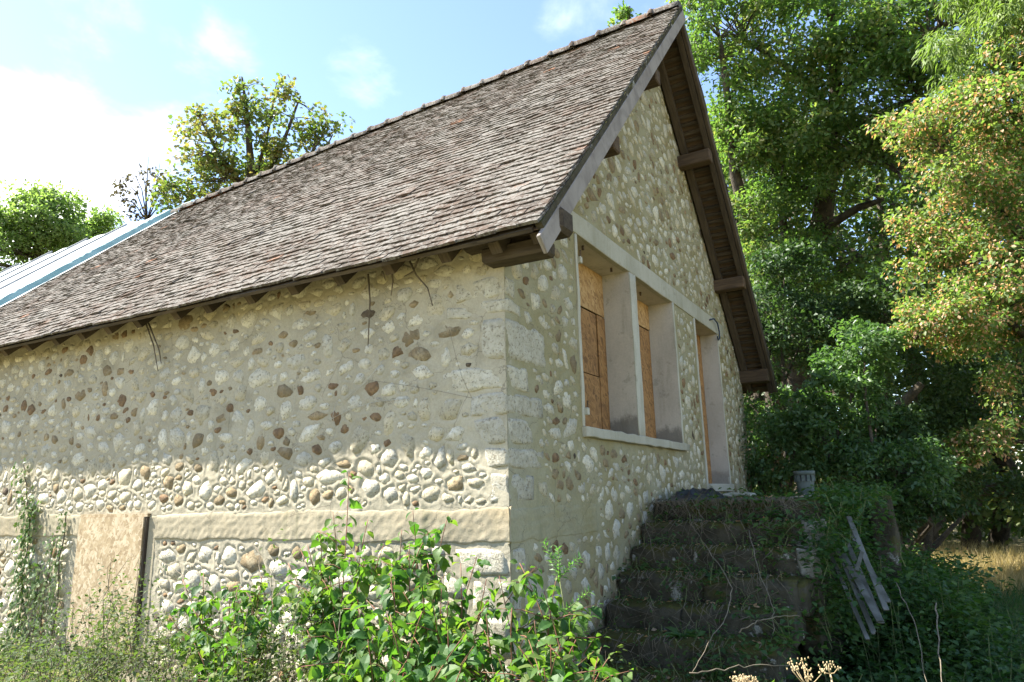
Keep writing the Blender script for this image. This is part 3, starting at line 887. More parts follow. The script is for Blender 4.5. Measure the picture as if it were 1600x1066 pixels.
def tiles():
    NV = 28
    var = [tile_variant(k) for k in range(NV)]
    vm = [raw_mesh('roof_tile', v, f, M_TILE) for v, f in var]
    items = []
    exp = 0.094
    tw = 0.157
    x_end = -9.86
    L = 5.9
    k = 0
    while k * exp < L - 0.06:
        s = k * exp
        off = (0.5 if k % 2 else 0.0) * tw + random.uniform(-.012, .012)
        x = OG - tw / 2 + 0.006 - (0.0 if k % 2 == 0 else 0.0)
        n = 0
        xx = x - off if k % 2 else x
        if k % 2: items.append((OG - tw * .25, s, k, 0.5))
        while xx > x_end:
            items.append((xx, s, k, 1.0))
            xx -= tw * random.uniform(0.985, 1.02)
        k += 1
    out = []
    for (x, s, k, wsc) in items:
        P, d, nrm, L = roof_pt(x, 0, False, 0.0)
        wav = (0.012 + .022 * max(0, 1 - k / 9)) * math.sin(x * 2.3 + k * .13) + 0.007 * math.sin(x * 5.1 + k * .4 + 1)
        slip = random.gauss(0, 0.005) + (random.uniform(-.035, -.012) if random.random() < 0.04 else 0)
        base = P + d * (s + slip + (0.02 if k == 0 else 0) + 0.5 * wav - 0.03) + nrm * (-0.012 + 0.005 * wave(np.array(x), np.array(s), 1.6, 77) + random.uniform(0, .004) + (.015 if random.random() < 0.004 else 0))
        ang = random.gauss(0, 0.013)
        tilt = 0.11 + random.gauss(0, 0.010)
        e1 = np.array([1.0, 0, 0]); e1 = e1 * math.cos(ang) + d * math.sin(ang)
        e2 = d * math.cos(ang) - np.array([1.0, 0, 0]) * math.sin(ang)
        e2t = e2 * math.cos(tilt) - nrm * math.sin(tilt)
        e1r = e1 + nrm * random.gauss(0, 0.025); e1r /= np.linalg.norm(e1r)
        n3 = np.cross(e1r, e2t); n3 /= np.linalg.norm(n3)
        lift = nrm * 0.020
        M = np.eye(4); M[:3, 0] = e1r * wsc; M[:3, 1] = e2t; M[:3, 2] = n3; M[:3, 3] = base + lift
        dist = np.linalg.norm(base - CAM)
        vis = (CAM - base) @ nrm / dist
        out.append((vis / dist ** 2 * wsc, M, random.randrange(NV)))
    out.sort(key=lambda t: -t[0])
    BV, BF = [], []
    for i, (a, M, kv) in enumerate(out):
        if i < 300:
            o = bpy.data.objects.new('roof_tile', vm[kv])
            o.matrix_basis = Matrix(M.tolist())
            put(o, roof)
        else:
            V, F = var[kv]
            b = len(BV)
            A = np.array(V) @ M[:3, :3].T + M[:3, 3]
            BV.extend(map(tuple, A))
            BF.extend(tuple(b + q for q in f) for f in F)
    # verge of the far slope: the ends of its courses show along the edge
    for k in range(58):
        P, d, nrm, L = roof_pt(OG - .07, 0, True, 0.0)
        for c in range(2):
            V, F = var[random.randrange(NV)]
            e1 = np.array([-1.0, 0, 0]); tilt = .105
            e2t = d * math.cos(tilt) - nrm * math.sin(tilt)
            n3 = np.cross(e1, e2t)
            base = P + d * (k * .098 + random.gauss(0, .006)) + nrm * (.012 + random.uniform(-.003, .005)) - np.array([c * .168 + random.uniform(0, .012), 0, 0])
            A = np.array(V) @ np.stack([e1, e2t, n3]) + base
            b = len(BV)
            BV.extend(map(tuple, A)); BF.extend(tuple(b + q for q in f) for f in F)
    o = mesh_obj('roof_tiles', BV, BF, M_TILE, house)
    tag(o, kind='stuff')
tiles()

def ridge():
    x = OG + 0.01
    i = 0
    while x > -9.6:
        z = float(z_ridge(x)) - 0.012
        n = 9
        V, F = [], []
        L = 0.365
        dz = random.uniform(-.008, .008)
        for j, t in enumerate((0, 0.33, .66, 1)):
            for k in range(n):
                a = math.pi * (k / (n - 1)) * 1.1 - 0.05 * math.pi
                r = 0.118 + 0.006 * t + random.uniform(-.004, .004)
                V.append((x - L * t, W / 2 + r * 1.12 * math.cos(a), z - 0.02 + dz + r * math.sin(a) * .88))
        for j in range(3):
            for k in range(n - 1):
                a = j * n + k
                F.append((a, a + 1, a + n + 1, a + n))
        V.append((x, W / 2, z - .05)); c = len(V) - 1
        for k in range(n - 1): F.append((c, k + 1, k))
        t = mesh_obj('ridge_tile', V, F, M_TILE, house, True)
        if i:
            m = MB()
            prof = []
            bx = x + random.uniform(-.02, .02)
            V, F = [], []
            for j, (ox, rr) in enumerate(((-.05, .112), (-.035, .132), (0, .150), (.035, .134), (.05, .112))):
                for k in range(n):
                    a = math.pi * k / (n - 1)
                    r = rr + random.uniform(-.008, .008)
                    V.append((bx + ox, W / 2 + r * 1.1 * math.cos(a), z - .02 + r * math.sin(a) * .95))
            for j in range(4):
                for k in range(n - 1):
                    a = j * n + k
                    F.append((a, a + 1, a + n + 1, a + n))
            mesh_obj('mortar_collar', V, F, M_TILE, t, True)
        x -= L
        i += 1
ridge()

# carpentry of the overhangs
def slope_beam(name, x, s0, s1, off, w, h, mat, far, parent=house):
    a = roof_pt(x, s0, far, off)[0]; b = roof_pt(x, s1, far, off)[0]
    nrm = roof_pt(x, 0, far)[2]
    return MB().beam(a, b, w, h, tuple(nrm)).build(name, mat, parent)

bevel_obj(slope_beam('barge_board', OG + .012, -0.012, 0.999, -0.108, 0.030, 0.135, M_BARGE, False), 0.004)
bevel_obj(slope_beam('barge_board', OG - .01, 0.0, 0.995, -0.085, 0.045, 0.10, M_RAFTER, True), 0.004)
slope_beam('mossy_verge', OG - .004, 0.005, 0.999, -0.022, 0.05, 0.05, M_STEP, False)
for far in (False, True):
    slope_beam('rafter', 0.075, 0.01, 0.99, -0.112, 0.085, 0.09, M_RAFTER, far)
    slope_beam('rafter', OG - .075, 0.01, 0.99, -0.110, 0.07, 0.08, M_RAFTER, far)
    for s in np.arange(0.02, 0.985, 0.0185):
        P, d, nrm, L = roof_pt(0.2, s + random.uniform(-.002, .002), far, -0.055)
        m = MB().beam(P + np.array([-.15, 0, 0]) + d * random.uniform(-.008, .008), P + np.array([.23, 0, 0]) + d * random.uniform(-.008, .008), 0.045, 0.028, tuple(nrm))
        m.build('batten', M_BATTEN, house)
for y, z in ((4.79, 5.93), (6.18, 4.50)):
    for yy in (y, W - y):
        bevel_obj(MB().box(-.2, OG - .03, yy - .075, yy + .075, z - .10, z + .075).build('purlin', M_BEAM, house), 0.012)
bevel_obj(MB().box(-.2, OG - .03, W - .14, W + .05, 3.16, 3.36).build('wall_plate', M_BEAM, house), 0.012)
bevel_obj(MB().box(XL, -.3, -.03, .17, 3.36, 3.44).build('wall_plate', M_BEAM, house), 0.012)
bevel_obj(MB().box(-.10, .40, -.15, .03, 3.075, 3.185, .006).build('corbel_beam', M_BATTEN, house), 0.016)
bevel_obj(MB().box(-.3, .52, -.10, .10, 3.215, 3.40).build('wall_plate', M_BATTEN, house), 0.03)
bevel_obj(MB().beam((W * 0 + .2, W / 2, 7.1), (-.3, W / 2, 7.1), .14, .2).build('ridge_beam', M_BEAM, house), 0.01)
# rafter feet along the eave, and the lath the first tiles rest on
for k in range(17):
    x = -0.35 - k * 0.52 + random.uniform(-.05, .05)
    slope_beam('rafter_foot', x, 0.012, 0.14, -0.10, 0.085, 0.095, M_RAFTER, False)
m = MB()
for i in range(24):
    xa, xb = OG - .05 - i * .42, OG - .05 - (i + 1) * .42
    if xb < -9.9: break
    a = roof_pt(xa, 0.006, False, -0.025)[0]; b = roof_pt(xb, 0.006, False, -0.025)[0]
    m.beam(a, b, .07, .028, tuple(roof_pt(0, 0)[2]))
m.build('eave_lath', M_BATTEN, house)

# ------------------------------------------------------------------ sheeting on the far part of the roof
tarp = empty('roof_sheeting', 'white weatherproof sheeting with teal edge laid over far end of tiled roof', 'tarpaulin', (-9.9, W / 2, 7.2))
def sheet():
    xs = np.linspace(-9.82, XL - .3, 90)
    ss = np.linspace(-0.02, 1.0, 14)
    V = []
    for x in xs:
        for s in ss:
            P = roof_pt(x, s, False, 0.115 + 0.012 * math.sin(x * 9) + 0.01 * math.sin(s * 14 + x))[0]
            V.append(P)
    V = np.array(V); n = len(ss)
    i, j = np.meshgrid(np.arange(len(xs) - 1), np.arange(n - 1), indexing='ij')
    a = (i * n + j).ravel()
    mesh_obj('sheet', V, np.stack([a, a + 1, a + n + 1, a + n], 1), M_TARP, tarp, True)
    V, n = [], 4
    for s in np.linspace(-0.02, 1.0, 40):
        wob = 0.02 * math.sin(s * 23) + 0.012 * math.sin(s * 51)
        for (ox, off) in ((-.05, 0.140), (0.05 + wob * .3, 0.132 + wob * .3), (0.07 + wob * .6, 0.075), (0.12 + wob, 0.02)):
            V.append(roof_pt(-9.86 + ox, s, False, off)[0])
    i, j = np.meshgrid(np.arange(39), np.arange(3), indexing='ij')
    a = (i * n + j).ravel()
    mesh_obj('teal_edge', np.array(V), np.stack([a, a + 1, a + n + 1, a + n], 1), M_TEAL, tarp, True)
    V = []
    for s in np.linspace(-0.02, 1.0, 40):
        wob = 0.02 * math.sin(s * 23) + 0.012 * math.sin(s * 51)
        for (ox, off) in ((.11 + wob, 0.032), (.16 + wob * 1.4, 0.026)):
            V.append(roof_pt(-9.86 + ox, s, False, off + .012)[0])
    a = np.arange(39) * 2
    mesh_obj('white_hem', np.array(V), np.stack([a, a + 1, a + 3, a + 2], 1), M_TARP, tarp, True)
    for x in (-11.3, -12.75, -14.2, -15.7, -17.2, -18.7):
        a = roof_pt(x, 0, False, .15)[0]; b = roof_pt(x, 1.0, False, .15)[0]
        MB().beam(a, b, .05, .035, tuple(roof_pt(x, 0)[2])).build('batten', M_LATH, tarp)
    m = MB()
    for k in range(4):
        m.box(-9.55 + k * .33, -9.26 + k * .33, W / 2 - .05, W / 2 + .05, 7.115 + k * .012, 7.165 + k * .012, .006)
    m.build('bare_ridge_bricks', M_ORANGE, house)
    MB().tube([(-9.7, W / 2 - .04, 7.19), (-9.5, W / 2 - .06, 7.20), (-9.2, W / 2 - .05, 7.20)], .03, 6).build('ridge_strip', M_TEAL, tarp)
sheet()

# ------------------------------------------------------------------ outside stair
stair = empty('stone_stair', 'mossy crumbling stone stair climbing beside the gable wall to the doorway', 'stairs', (0.8, 1.5, -0.1))
STEPS = [(1.40, 2.66), (1.21, 2.36), (1.02, 2.04), (0.83, 1.72), (0.64, 1.40), (0.45, 1.08), (0.26, 0.76), (0.07, 0.44)]
def stone_step(x0, x1, y0, y1, z0, z1, seed):
    """worn block with broken arrises"""
    nx, ny, nz = max(4, int((x1 - x0) / .028)), 14, 8
    bm = bmesh.new()
    bmesh.ops.create_cube(bm, size=1.0)
    for ax, k in ((0, nx), (1, ny), (2, nz)):
        ed = [e for e in bm.edges if abs(e.verts[0].co[ax] - e.verts[1].co[ax]) > .9]
        bmesh.ops.subdivide_edges(bm, edges=ed, cuts=k, use_grid_fill=True)
    off = Vector((seed * 3.7, seed * 1.3, 0))
    for v in bm.verts:
        p = Vector(((x0 + x1) / 2 + v.co.x * (x1 - x0), (y0 + y1) / 2 + v.co.y * (y1 - y0), (z0 + z1) / 2 + v.co.z * (z1 - z0)))
        front, topd, sd2 = p.y - y0, z1 - p.z, min(p.x - x0, x1 - p.x)
        q = p * 1.0 + off
        n1 = mnoise.fractal(q * 5, 1.0, 2.0, 4); n2 = mnoise.fractal(q * 16 + Vector((9, 2, 4)), .8, 2.1, 5)
        wear = max(0, 1 - math.hypot(front, topd) / .045) * (.014 + .028 * max(0, mnoise.noise(q * 4.5) + .25)) + max(0, 1 - math.hypot(sd2, topd) / .04) * .010
        p.y += .014 * n1 + .010 * n2 + wear
        p.z += .010 * n1 + .007 * n2 - wear * .7
        p.x += .006 * n2
        v.co = p
    me = bpy.data.meshes.new('step_block')
    bm.to_mesh(me); bm.free()
    me.materials.append(M_STEP)
    me.polygons.foreach_set('use_smooth', np.ones(len(me.polygons), dtype=bool))
    o = bpy.data.objects.new('step_block', me)
    o.location = -Vector(stair.location)
    return put(o, stair)

def stairs():
    sd_ = 50
    for k, (z, y) in enumerate(STEPS):
        if k == 0:
            rough_block('landing', 0.03, 1.56, y, W - .25, -0.15, z, M_STEP, stair, 9, 0.02, 0.010, 400)
            continue
        x = 0.03
        xe = 1.36 + (z - .26) * .21
        while x < xe - .07:
            w = random.uniform(0.5, 1.3)
            x1 = x + w if x + w < xe - .3 else xe + random.uniform(-.03, .03)
            stone_step(x, x1 - .002, y + random.uniform(-.03, .03), y + .50, z - .235, z + random.uniform(-.018, .008), sd_)
            sd_ += 1
            x = x1
    rough_block('stair_core', 0.05, 1.50, 0.80, 2.7, -0.15, 0.02, M_STEP, stair, 3, .02, .01, 399)
    # raking mass under the treads
    V = [(0.05, .62, -.15), (1.33, .62, -.15), (1.33, 2.9, -.15), (.05, 2.9, -.15), (.05, 2.9, 1.1), (1.33, 2.9, 1.1), (.05, .62, -.1), (1.33, .62, -.1)]
    mesh_obj('stair_mass', V, [(0, 1, 7, 6), (6, 7, 5, 4), (0, 6, 4, 3), (1, 2, 5, 7), (2, 3, 4, 5)], M_STEP, stair)
    # end stones on the open side
    for k, (x0, x1, y0, y1, z0, z1) in enumerate(((1.44, 1.60, 2.32, 2.72, 1.0, 1.225), (1.42, 1.55, 2.03, 2.34, .80, 1.02), (1.38, 1.52, 1.74, 2.2, .55, .80), (1.36, 1.52, 2.2, 2.8, .2, .98))):
        rough_block('side_stone', x0, x1, y0, y1, z0, z1, M_PALESTEP if k < 2 else M_STEP, stair, 6, .010, .014, 300 + k)
stairs()

# ------------------------------------------------------------------ small things on and by the stair
def pot():
    c = np.array([1.27, 4.0, 1.405])
    K = .82
    t = empty('garden_pot', 'grey green pot with slotted rim standing at back of the mossy landing', 'pot', c)
    R = [(0.085, 0), (0.098, .05), (0.108, .16), (0.112, .20)]
    n = 24
    V = [(c[0] + K * r * math.cos(2 * math.pi * i / n), c[1] + K * r * math.sin(2 * math.pi * i / n), c[2] + K * h) for r, h in R for i in range(n)]
    F = [(k * n + i, k * n + (i + 1) % n, (k + 1) * n + (i + 1) % n, (k + 1) * n + i) for k in range(3) for i in range(n)]
    F.append(tuple(range(n))[::-1])
    mesh_obj('body', V, F, M_POT, t, True)
    V, F = [], []
    R = [(0.112, .275), (0.130, .275), (0.132, .325), (0.114, .328), (0.10, .30)]
    V = [(c[0] + K * r * math.cos(2 * math.pi * i / n), c[1] + K * r * math.sin(2 * math.pi * i / n), c[2] + K * h) for r, h in R for i in range(n)]
    F = [(k * n + i, k * n + (i + 1) % n, (k + 1) * n + (i + 1) % n, (k + 1) * n + i) for k in range(4) for i in range(n)]
    mesh_obj('rim', V, F, M_POT, t, True)
    m = MB()
    for i in range(12):
        a = 2 * math.pi * i / 12
        q = np.array([math.cos(a), math.sin(a), 0]) * .116 * K
        m.beam(c + q + (0, 0, .195 * K), c + q + (0, 0, .28 * K), .034, .014, tuple(q))
    m.build('slotted_collar', M_POT, t)
    V = [(c[0] + .098 * K * math.cos(2 * math.pi * i / n), c[1] + .098 * K * math.sin(2 * math.pi * i / n), c[2] + K * h) for h in (.19, .30) for i in range(n)]
    mesh_obj('liner', V, [(i, (i + 1) % n, n + (i + 1) % n, n + i) for i in range(n)], M_BLACK, t, True)
pot()
tag(rough_block('flat_stone', 0.20, .55, 4.6, 5.1, 1.41, 1.455, M_LINTEL, None, 4, .015, .012, 61), 'pale flat stone slab lying on the landing before the doorway', 'stone')
tag(rough_block('flat_stone', 1.10, 1.42, 3.75, 4.2, 1.375, 1.412, M_LINTEL, None, 4, .015, .008, 63), 'pale slab under the slotted pot on the landing', 'stone')
def plastic():
    nx, ny = 26, 12
    V = []
    for i in range(nx):
        for j in range(ny):
            x = .10 + .62 * j / (ny - 1) * .6; y = 2.85 + 1.15 * i / (nx - 1)
            x += .02 * math.sin(i * 1.3); y += .03 * math.sin(j * 1.7)
            e = min(i, nx - 1 - i, j * 2, (ny - 1 - j) * 2) / 5
            V.append((x, y, 1.405 + min(1, e) * (.05 + .045 * abs(math.sin(i * .9 + j * .5)) + .03 * math.sin(j * 1.9 + i * .3))))
    F = [(i * ny + j, (i + 1) * ny + j, (i + 1) * ny + j + 1, i * ny + j + 1) for i in range(nx - 1) for j in range(ny - 1)]
    o = mesh_obj('plastic_sheet', V, F, M_BLACK, None, True)
    tag(o, 'crumpled black plastic sheet lying on the stair landing by the wall', 'sheet')
plastic()
pier = tag(rough_block('stone_pier', 1.80, 2.04, 4.3, 4.6, -.15, 1.40, M_STEP, None, 6, .025, .015, 62), 'short brown stone pier standing in ivy beyond the stair landing', 'pier')

SL = 0
def slats():
    names = ['widest white slat, lying uppermost of the leaning pile', 'white slat at the left edge of the leaning pile', 'thin white slat second from the left of the leaning pile',
             'white slat between the widest and the thin one in the leaning pile', 'white slat right of the widest one in the leaning pile', 'long white slat reaching highest out of the ivy in the leaning pile',
             'short white slat lying askew across the leaning pile', 'white slat at the right edge of the leaning pile']
    wd = [.05, .03, .025, .036, .04, .038, .028, .032]
    order = [3, 0, 1, 2, 4, 5, 7, 6]
    for k in range(8):
        q = order[k]
        if k == 6:
            a, b = at(1347, 862, 6.1), at(1338, 892, 6.0)
        else:
            a = at(1300 + 5.5 * q + rng.normal() * 2, 874 - 6 * q + rng.normal() * 7 - (26 if k == 5 else 0), 6.35 + .02 * k); b = at(1354 + 6 * q + rng.normal() * 3, 1000 - 8 * q + rng.normal() * 9, 5.85 + .02 * k)
        o = MB().beam(a, b, wd[k], .014, (0.3, -.85, .4)).build('white_slat', M_WHITEPAINT)
        bevel_obj(o, .002)
        tag(o, names[k], 'slat', 'white slats leaning beside the stair')
slats()

# ------------------------------------------------------------------ foliage machinery
T_SMALL = (np.array([(0, 0, 0), (.45, .5, .10), (1, 0, -.06), (.45, -.5, .10), (.5, 0, 0)]), np.array([(0, 4, 1), (1, 4, 2), (0, 3, 4), (3, 2, 4)]))
T_OVAL = (np.array([(0, 0, 0), (.18, .30, .05), (.45, .5, .07), (.75, .34, .02), (1.0, 0, -.12), (.75, -.34, .02), (.45, -.5, .07), (.18, -.30, .05), (.2, 0, -.0), (.48, 0, .0), (.76, 0, -.04)]),
          np.array([(0, 8, 1), (1, 8, 9), (1, 9, 2), (2, 9, 10), (2, 10, 3), (3, 10, 4), (0, 7, 8), (7, 9, 8), (7, 6, 9), (6, 10, 9), (6, 5, 10), (5, 4, 10)]))
T_LOBED = (np.array([(0, 0, 0), (.3, .38, .08), (.5, .22, .03), (.68, .46, .06), (1, 0, -.05), (.68, -.46, .06), (.5, -.22, .03), (.3, -.38, .08), (.5, 0, 0)]),
           np.array([(0, 8, 1), (1, 8, 2), (2, 8, 3), (3, 8, 4), (0, 7, 8), (7, 6, 8), (6, 5, 8), (5, 4, 8)]))
T_BLADE = (np.array([(0, .5, 0), (0, -.5, 0), (.5, .35, .06), (.5, -.35, .06), (1, 0, -.1)]), np.array([(0, 1, 3), (0, 3, 2), (2, 3, 4)]))

def unit(a):
    return a / np.maximum(np.linalg.norm(a, axis=-1, keepdims=True), 1e-9)

def leaf_arrays(P, D, N, L, Wd, tm):
    D = unit(D); N = unit(N - D * np.sum(N * D, -1, keepdims=True)); B = np.cross(N, D)
    t, f = tm
    L = np.broadcast_to(L, (len(P),)); Wd = np.broadcast_to(Wd, (len(P),))
    V = P[:, None, :] + (L[:, None, None] * t[None, :, 0:1]) * D[:, None, :] + (Wd[:, None, None] * t[None, :, 1:2]) * B[:, None, :] + (L[:, None, None] * t[None, :, 2:3]) * N[:, None, :]
    F = f[None] + (np.arange(len(P)) * len(t))[:, None, None]
    return V.reshape(-1, 3), F.reshape(-1, 3)

def leaf_obj(name, sets, mats, parent=None):
    """sets: list of (P, D, N, L, W, template), one per material"""
    VV, FF, MM, b = [], [], [], 0
    for k, s in enumerate(sets):
        V, F = leaf_arrays(*s)
        VV.append(V); FF.append(F + b); MM.append(np.full(len(F), k)); b += len(V)
    return mesh_obj(name, np.concatenate(VV), np.concatenate(FF), mats, parent, False, np.concatenate(MM))

def ball(n):
    v = unit(rng.normal(size=(n, 3)))
    return v * (rng.random((n, 1)) ** (1 / 3))

def cluster_leaves(C, rad, per, flat=0.6, droop=0.25, upb=1.0):
    """C (k,3) cluster centres, rad (k,), per leaves each -> P, D, N"""
    k = len(C)
    cnt = rng.poisson(per, k)
    idx = np.repeat(np.arange(k), cnt)
    o = ball(len(idx)); o[:, 2] *= flat
    P = C[idx] + o * rad[idx, None]
    D = unit(o + 0.7 * rng.normal(size=o.shape)) - np.array([0, 0, droop])
    N = np.array([0, 0, upb]) + 0.65 * rng.normal(size=o.shape) + 0.35 * o
    return P, D, N

def lobes_clusters(lobes):
    C, R = [], []
    for (c, r, n, cr) in lobes:
        v = unit(rng.normal(size=(n, 3))) * (rng.uniform(0.45, 1.0, (n, 1)) ** 0.6)
        C.append(np.array(c) + v * np.array(r))
        R.append(cr * rng.uniform(0.6, 1.3, n))
    return np.concatenate(C), np.concatenate(R)

def wander(a, b, n, amp):
    a, b = np.array(a, float), np.array(b, float)
    pts = [a + (b - a) * t for t in np.linspace(0, 1, n)]
    L = np.linalg.norm(b - a)
    for i in range(1, n - 1):
        pts[i] = pts[i] + rng.normal(size=3) * amp * L
    return pts

def tree(name, label, cat, group, base, limbs, lobes, per, L, Wr, mats, tm=T_SMALL, extra=None, flat=.6, droop=.25, twig_r=0.02, crown_only=False):
    """limbs: list of (points, radii); first is the trunk"""
    t = empty(name, label, cat, base, group)
    m = MB()
    m.tube(limbs[0][0], limbs[0][1], 10)
    m.build('trunk', M_BARK, t, True)
    skel = [np.array(p) for l in limbs for p in l[0]]
    for l in limbs:
        for a, b in zip(l[0][:-1], l[0][1:]):
            for f in (0.25, .5, .75): skel.append(np.array(a) * (1 - f) + np.array(b) * f)
    skel = np.array(skel)
    C, R = lobes_clusters(lobes)
    m = MB()
    for l in limbs[1:]:
        m.tube(l[0], l[1], 7)
    for c in C:
        dd = np.linalg.norm(skel - c, axis=1) + 0.6 * np.maximum(0, skel[:, 2] - c[2])
        s = skel[np.argmin(dd)]
        pts = wander(s, c, 4, 0.07)
        m.tube(pts, [twig_r, twig_r * .7, twig_r * .45, twig_r * .2], 4, False)
    m.build('branches', M_BARK, t, True)
    P, D, N = cluster_leaves(C, R, per, flat, droop)
    n = len(P)
    sets = [(P, D, N, L * rng.uniform(.65, 1.25, n), L * Wr * rng.uniform(.8, 1.2, n), tm)]
    if extra:
        P2, D2, N2 = cluster_leaves(C, R * 1.05, per * extra[0], flat, 0.8)
        n2 = len(P2)
        sets.append((P2, D2, N2, extra[1] * rng.uniform(.7, 1.2, n2), extra[1] * .6 * rng.uniform(.8, 1.2, n2), tm))
    o = leaf_obj('crown', sets, mats, t)
    return t

# ------------------------------------------------------------------ trees on the right
def oak():
    F = 1.2
    def at(px, py, d):
        return globals()['at'](px, py, d * F)
    b = at(1235, 800, 14.6); b[2] = -0.1
    tr = [b, at(1243, 560, 14.5), at(1262, 430, 14.5), at(1285, 340, 14.4), at(1300, 240, 14.2), at(1306, 140, 14), at(1300, 30, 14), at(1290, -80, 14)]
    limbs = [(tr, [.36, .31, .28, .23, .17, .13, .10, .05]),
             ([at(1272, 400, 14.5), at(1300, 350, 14), at(1340, 325, 13.6), at(1380, 312, 13.2)], [.13, .10, .08, .05]),
             ([at(1268, 425, 14.5), at(1300, 375, 13.8), at(1325, 388, 13.3), at(1345, 402, 13)], [.11, .09, .07, .04]),
             ([at(1300, 260, 14.3), at(1335, 240, 13.8), at(1372, 245, 13.4), at(1402, 268, 13)], [.12, .09, .07, .05]),
             ([at(1225, 360, 14.3), at(1221, 320, 14.3), at(1226, 290, 14.2), at(1222, 250, 14.2), at(1200, 180, 14)], [.09, .085, .08, .07, .04]),
             ([at(1226, 305, 14.3), at(1245, 293, 14.2), at(1285, 296, 14.2), at(1320, 305, 14.2)], [.05, .05, .045, .03]),
             ([at(1225, 360, 14.3), at(1230, 430, 14.4), at(1250, 500, 14.5)], [.09, .11, .12]),
             ([at(1303, 180, 14.1), at(1240, 110, 13.8), at(1160, 60, 13.5)], [.10, .07, .04]),
             ([at(1303, 150, 14.1), at(1390, 90, 13.6), at(1470, 40, 13.2)], [.10, .07, .04]),
             ([at(1304, 210, 14.1), at(1390, 170, 13.6), at(1440, 150, 13.2)], [.08, .06, .03])]
    lobes = []
    for (px, py, d, r, n, cr) in ((1150, 60, 13.6, (.9, 1.0, .75), 20, .42), (1090, -5, 13.6, (.55, .6, .4), 8, .36), (1190, 150, 13.4, (1.0, 1.0, .85), 32, .46), (1260, 60, 13.5, (1.1, 1.1, .9), 28, .46),
                                  (1180, 250, 13.6, (.75, 1.0, .75), 26, .44), (1250, 200, 13.2, (.8, 1.0, .75), 22, .44), (1290, 285, 13.2, (.55, .8, .35), 7, .36), (1345, 120, 13.3, (1.0, 1.1, .8), 24, .46),
                                  (1350, 15, 13.4, (1.2, 1.2, .7), 26, .48), (1440, 50, 13.2, (1.1, 1.0, .8), 26, .46), (1410, 150, 13.0, (.9, 1.0, .7), 18, .44), (1340, 210, 13.0, (.8, .8, .5), 12, .42), (1410, 215, 13.0, (.6, .8, .45), 9, .38),
                                  (1190, 395, 13.4, (.4, .6, .5), 8, .36), (1430, 330, 12.8, (.7, .9, .4), 10, .4), (1240, 410, 13.0, (.8, .9, .45), 14, .4), (1320, 440, 13.0, (.8, .9, .4), 12, .4), (1500, -20, 13.4, (1.2, 1.2, .6), 14, .45), (1280, -60, 13.8, (1.6, 1.4, .6), 14, .45)):
        lobes.append((at(px, py, d), tuple(F * q for q in r), int(n * .95), cr * .98))
    tree('oak_tree', 'tall oak with dark forking trunk standing behind the right end of the house', 'tree', 'trees behind the gable', b, limbs, lobes, 104, .125, .58, [L_OAK], T_LOBED)
oak()

def leaning_tree():
    b = at(1215, 800, 16.5); b[2] = -.1
    tr = [b, at(1205, 520, 16), at(1190, 395, 15.8), at(1165, 340, 15.7), at(1148, 270, 15.6), at(1140, 180, 15.6), at(1125, 60, 15.6)]
    limbs = [(tr, [.2, .19, .17, .14, .11, .08, .04]), ([at(1190, 395, 15.8), at(1172, 372, 15.6), at(1150, 360, 15.5)], [.14, .1, .06])]
    lobes = [(at(1130, 30, 15.8), (1.0, 1.2, .9), 16, .45), (at(1160, 120, 16), (.6, 1.2, .8), 12, .45), (at(1230, 330, 16.5), (.9, 1.2, .9), 18, .45), (at(1150, 220, 15.2), (.5, .6, .8), 14, .4), (at(1170, 330, 15.0), (.5, .5, .6), 14, .36), (at(1195, 430, 14.6), (.6, .6, .6), 14, .36)]
    tree('leaning_tree', 'grey trunked tree leaning away just behind the far roof edge', 'tree', 'trees behind the gable', b, limbs, lobes, 110, .10, .6, [L_OAK], T_LOBED)
leaning_tree()

def ridge_tree():
    b = at(985, 800, 20); b[2] = -.1
    tr = [b, at(985, 400, 20), at(983, 60, 20), at(984, 10, 20)]
    lobes = [(at(983, 38, 20), (.42, .5, .55), 9, .25), (at(985, 150, 20), (1.2, 1.2, 1.2), 24, .4)]
    tree('slender_tree', 'leafy treetop peeping over the roof ridge near the gable', 'tree', 'trees behind the roof', b, [(tr, [.2, .14, .05, .02])], lobes, 90, .12, .6, [L_OAK], T_LOBED)
ridge_tree()

